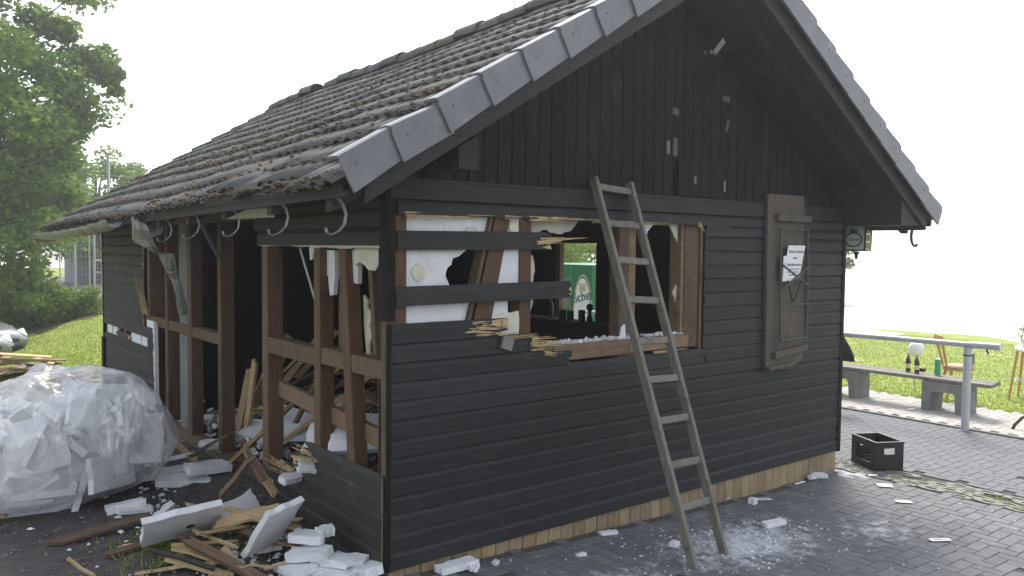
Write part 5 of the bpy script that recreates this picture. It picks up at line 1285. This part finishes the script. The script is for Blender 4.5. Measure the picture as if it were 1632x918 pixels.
tree((13.5,16.5,0), 6.5, 3.6, 90, 20000, .09, m_leaf, 'broad green tree seen through the serving hatch', 11, z0=.22, rad=(.5,1.0))
tree((17.0,18.0,0), 3.6, 2.2, 50, 9000, .08, m_leafl, 'low bright shrub beside the tree in the hatch view', 12, z0=.05, rad=(.4,.8), cat='shrub', name='leafy_shrub')
q = PY(1338,400,14); tree((q.x-.55,14,0), 3.6, 1.15, 26, 5000, .07, m_leaf, 'small tree just showing past the right corner of the hut', 13, z0=.35, rad=(.25,.5), trunk_r=.08)
tree((75,42,0), 6.0, 3.5, 40, 6000, .16, m_leafl, 'faint round tree far across the lawn', 15, z0=.1, rad=(.6,1.1)) if False else None
# hedge on the bank
for k, (px, py, r_, lab) in enumerate(((15,500,1.0,'bright green bush at the left edge above the parked cars'),(62,500,.9,'green bush on the bank below the large tree'),(100,490,.75,'low green bush at the foot of the mesh fence'))):
    p = PY(px, py, 22.0); g0 = tz(p.x, 22); t = tree((p.x,22,g0-.1), p.z-g0+r_*.9, r_, 26, 8000, .055, m_leafl if k != 1 else m_leaf, lab, 20+k, z0=.02, rad=(.25,.45), trunk_r=.05, name='green_bush', cat='bush')
# tall ball-stop fence
fn_ = thing('mesh_fence', (3.0, 26.5, .2), 'tall galvanised mesh fence beyond the far end of the hut', 'fence')
FH = 2.75
for px in (61,68,96,120,143,151,166): 
    p = PY(px, 450, 26.5); b = MB(); b.tube([(p.x-3.0,0,-.1),(p.x-3.0,0,FH-R.uniform(0,.4))], .035 if px in (120,151,166) else .022, 8); b.build('post', m_galv, fn_)
for x in (1.4, 2.6, 3.8, 5.2, 7.0, 9.0): b = MB(); b.tube([(x,0,-.1),(x,0,FH)], .035, 8); b.build('post', m_galv, fn_)
p = PY(173,300,26.5); b = MB(); b.tube([(p.x-3,0,-.1),(p.x-3,0,5.0)], .05, 8); b.build('post', m_galv, fn_)
b = MB()
x0_, x1_ = PY(60,450,26.5).x-3.0, 9.0; n_ = int((x1_-x0_)/.12)
for k in range(n_): x = x0_+k*.12; b.box((x-.003,-.003,0),(x+.003,.003,FH-.2))
for k in range(22): z = .1+k*.2; b.box((x0_,-.0075,z-.003),(x1_,-.0045,z+.003))
o = b.build('wire_mesh', m_galv, fn_); o['kind'] = 'stuff'
# grey shed and handrail behind the fence
sd = thing('grey_shed', (4.6, 36, .2), 'blue grey shed behind the mesh fence', 'shed')
m_bg = mat('blue_grey_cladding', (.22,.25,.30),(.28,.31,.36), scale=3, rough=.7, bump=.1)
pA, pB = PY(118,400,36), PY(140,400,36)
b = MB(); b.box((pA.x-4.6,0,-.1),(pB.x-4.6+.9,2.4,2.3)); b.build('shed_wall', m_bg, sd)
b = MB(); b.box((pA.x-4.6-.1,-.1,2.3),(pB.x-4.6+1.0,2.5,2.42)); b.build('shed_roof', m_zinc, sd)
b = MB(); b.box((pA.x-4.6+.15,-.03,-.05),(pA.x-4.6+.75,-.005,1.9)); b.build('shed_door', m_zinc, sd)
hr = thing('steel_handrail', (4.9, 30, .45), 'short steel handrail behind the mesh fence', 'handrail')
b = MB()
pA, pB = PY(150,440,30), PY(164,440,30)
for x in (pA.x-4.9, pB.x-4.9): b.tube([(x,0,-.3),(x,0,1.05)], .03, 8)
b.tube([(pA.x-4.9,0,1.05),(pB.x-4.9,0,1.05)], .03, 8); b.tube([(pA.x-4.9,0,.6),(pB.x-4.9,0,.6)], .02, 8); b.build('rail_frame', m_galv, hr)
# cars
def car(loc, rz_, label, grp=None):
    t = thing('parked_car', loc, label, 'car', None, rz_); b = MB()
    # x forward; body lofted along x
    sec = [(-2.1,.70,.35,.80,.60),(-1.95,.80,.25,.92,.72),(-1.2,.86,.22,.95,.80),(0,.88,.22,.93,.82),(.9,.87,.22,.90,.80),(1.5,.84,.23,.82,.70),(1.9,.78,.25,.72,.55),(2.08,.66,.32,.60,.42)]
    rings = []
    for x, hw, zb, zt, hw2 in sec:
        zm = (zb+zt)/2
        rings.append([(x,-hw*.9,zb),(x,hw*.9,zb),(x,hw,zb+.12),(x,hw,zm+.08),(x,hw2,zt-.02),(x,hw2*.6,zt+.03),(x,0,zt+.045),(x,-hw2*.6,zt+.03),(x,-hw2,zt-.02),(x,-hw,zm+.08),(x,-hw,zb+.12)])
    b.loft(rings); b.build('car_body', m_car, t, True)
    b = MB(); rings = []
    for x, hw, z in ((-1.9,.62,.93),(-1.45,.60,1.34),(-.5,.60,1.42),(.2,.60,1.38),(1.0,.66,.90)):
        rings.append([(x,-hw-.05,.86),(x,hw+.05,.86),(x,hw,z),(x,hw*.8,z+.02),(x,-hw*.8,z+.02),(x,-hw,z)])
    b.loft(rings); b.build('cabin_glass', m_glassd, t)
    b = MB(); b.loft([[(-1.42,-.56,1.36),(-1.42,.56,1.36),(.2,.56,1.40),(.2,-.56,1.40)],[(-1.38,-.5,1.41),(-1.38,.5,1.41),(.12,.5,1.46),(.12,-.5,1.46)]]); b.build('car_roof', m_car, t)
    for sx in (-1.35,1.3):
        for sy in (-1,1):
            b = MB(); b.tube([(sx,sy*.66,.31),(sx,sy*.87,.31)], .31, 20); wh = b.build('wheel', m_plast, t); b = MB(); b.tube([(sx,sy*.872,.31),(sx,sy*.885,.31)], .2, 14); b.build('rim', m_galv, wh)
    for sy in (-1,1):
        b = MB(); b.loft([[(1.90,sy*.42,.56),(1.74,sy*.80,.60),(1.62,sy*.83,.72),(1.86,sy*.46,.69)],[(2.06,sy*.42,.53),(1.84,sy*.84,.57),(1.70,sy*.845,.74),(1.93,sy*.46,.70)]]); b.build('headlight', m_wht, t)
    b = MB(); b.box((2.02,-.40,.46),(2.105,.40,.54)); b.box((2.0,-.5,.30),(2.10,.5,.38)); b.build('grille', m_plast, t)
    b = MB(); b.box((2.106,-.25,.385),(2.12,.25,.45)); b.build('number_plate', m_wht, t)
    return t
def carspot(px, py, dist_):
    d = ray(px, py).normalized(); return CP+d*dist_
cpos = carspot(-92, 556, 24.5); g_ = gz(cpos.x, cpos.y)
yawc = atan2(CR.y, CR.x)-.35
car((cpos.x, cpos.y, tz(cpos.x,cpos.y)), yawc, 'silver car with dark grille parked farther back at the left edge')
cpos = carspot(-126, 562, 22.5); car((cpos.x, cpos.y, tz(cpos.x,cpos.y)), yawc-.05, 'silver car of which only a headlight shows nearest the left edge')
# grass blades
def blades(n, fn, h, name, label, seed):
    g = random.Random(seed); v = np.empty((n*3,3), dtype=np.float32)
    for k in range(n):
        x, y = fn(g); z = tz(x, y); a = g.uniform(0,6.28); hh2 = h*g.uniform(.5,1.3); w2_ = .006+.003*g.random()
        lx_, ly_ = g.gauss(0,.4)*hh2, g.gauss(0,.4)*hh2
        v[3*k] = (x-cos(a)*w2_, y-sin(a)*w2_, z); v[3*k+1] = (x+cos(a)*w2_, y+sin(a)*w2_, z); v[3*k+2] = (x+lx_, y+ly_, z+hh2)
    return tag(link(name, npmesh(name, v, 0, 3, m_blade)), label, 'grass', None, 'stuff')
blades(45000, lambda g: (g.uniform(-2.5,3.2), 8.9+14*g.random()**1.5), .035, 'lawn_grass', 'mown grass of the lawn behind the hut', 1)
blades(60000, lambda g: (9.6+9*g.random()**1.4, g.uniform(-2,9)), .024, 'lawn_grass', 'mown grass of the lawn beyond the bench', 2)
blades(1300, lambda g: (5.05+.32*g.random(), g.uniform(-2.6,0)), .025, 'joint_grass', 'grass tufts in the grid stones', 3)
blades(900, lambda g: (g.gauss(-.75,.22), g.gauss(1.35,.22)), .045, 'yard_grass', 'sparse grass by the holed foam panel', 4)

# ------------------------------------------------------------------ haze, which also imitates the veil of camera glare
b = MB(); b.box((-430,-430,-6),(440,440,22)); hz = b.build('haze', [])
hm = bpy.data.materials.new('haze'); hm.use_nodes = True; n = hm.node_tree; n.nodes.clear()
pv = n.nodes.new('ShaderNodeVolumePrincipled'); pv.inputs['Color'].default_value = (.93,.95,1,1); pv.inputs['Density'].default_value = .0028; pv.inputs['Anisotropy'].default_value = .6
ou_ = n.nodes.new('ShaderNodeOutputMaterial'); n.links.new(pv.outputs[0], ou_.inputs['Volume']); hz.data.materials.clear(); hz.data.materials.append(hm)
tag(hz, 'thin bright haze in the air imitating camera glare', 'haze', None, 'stuff')
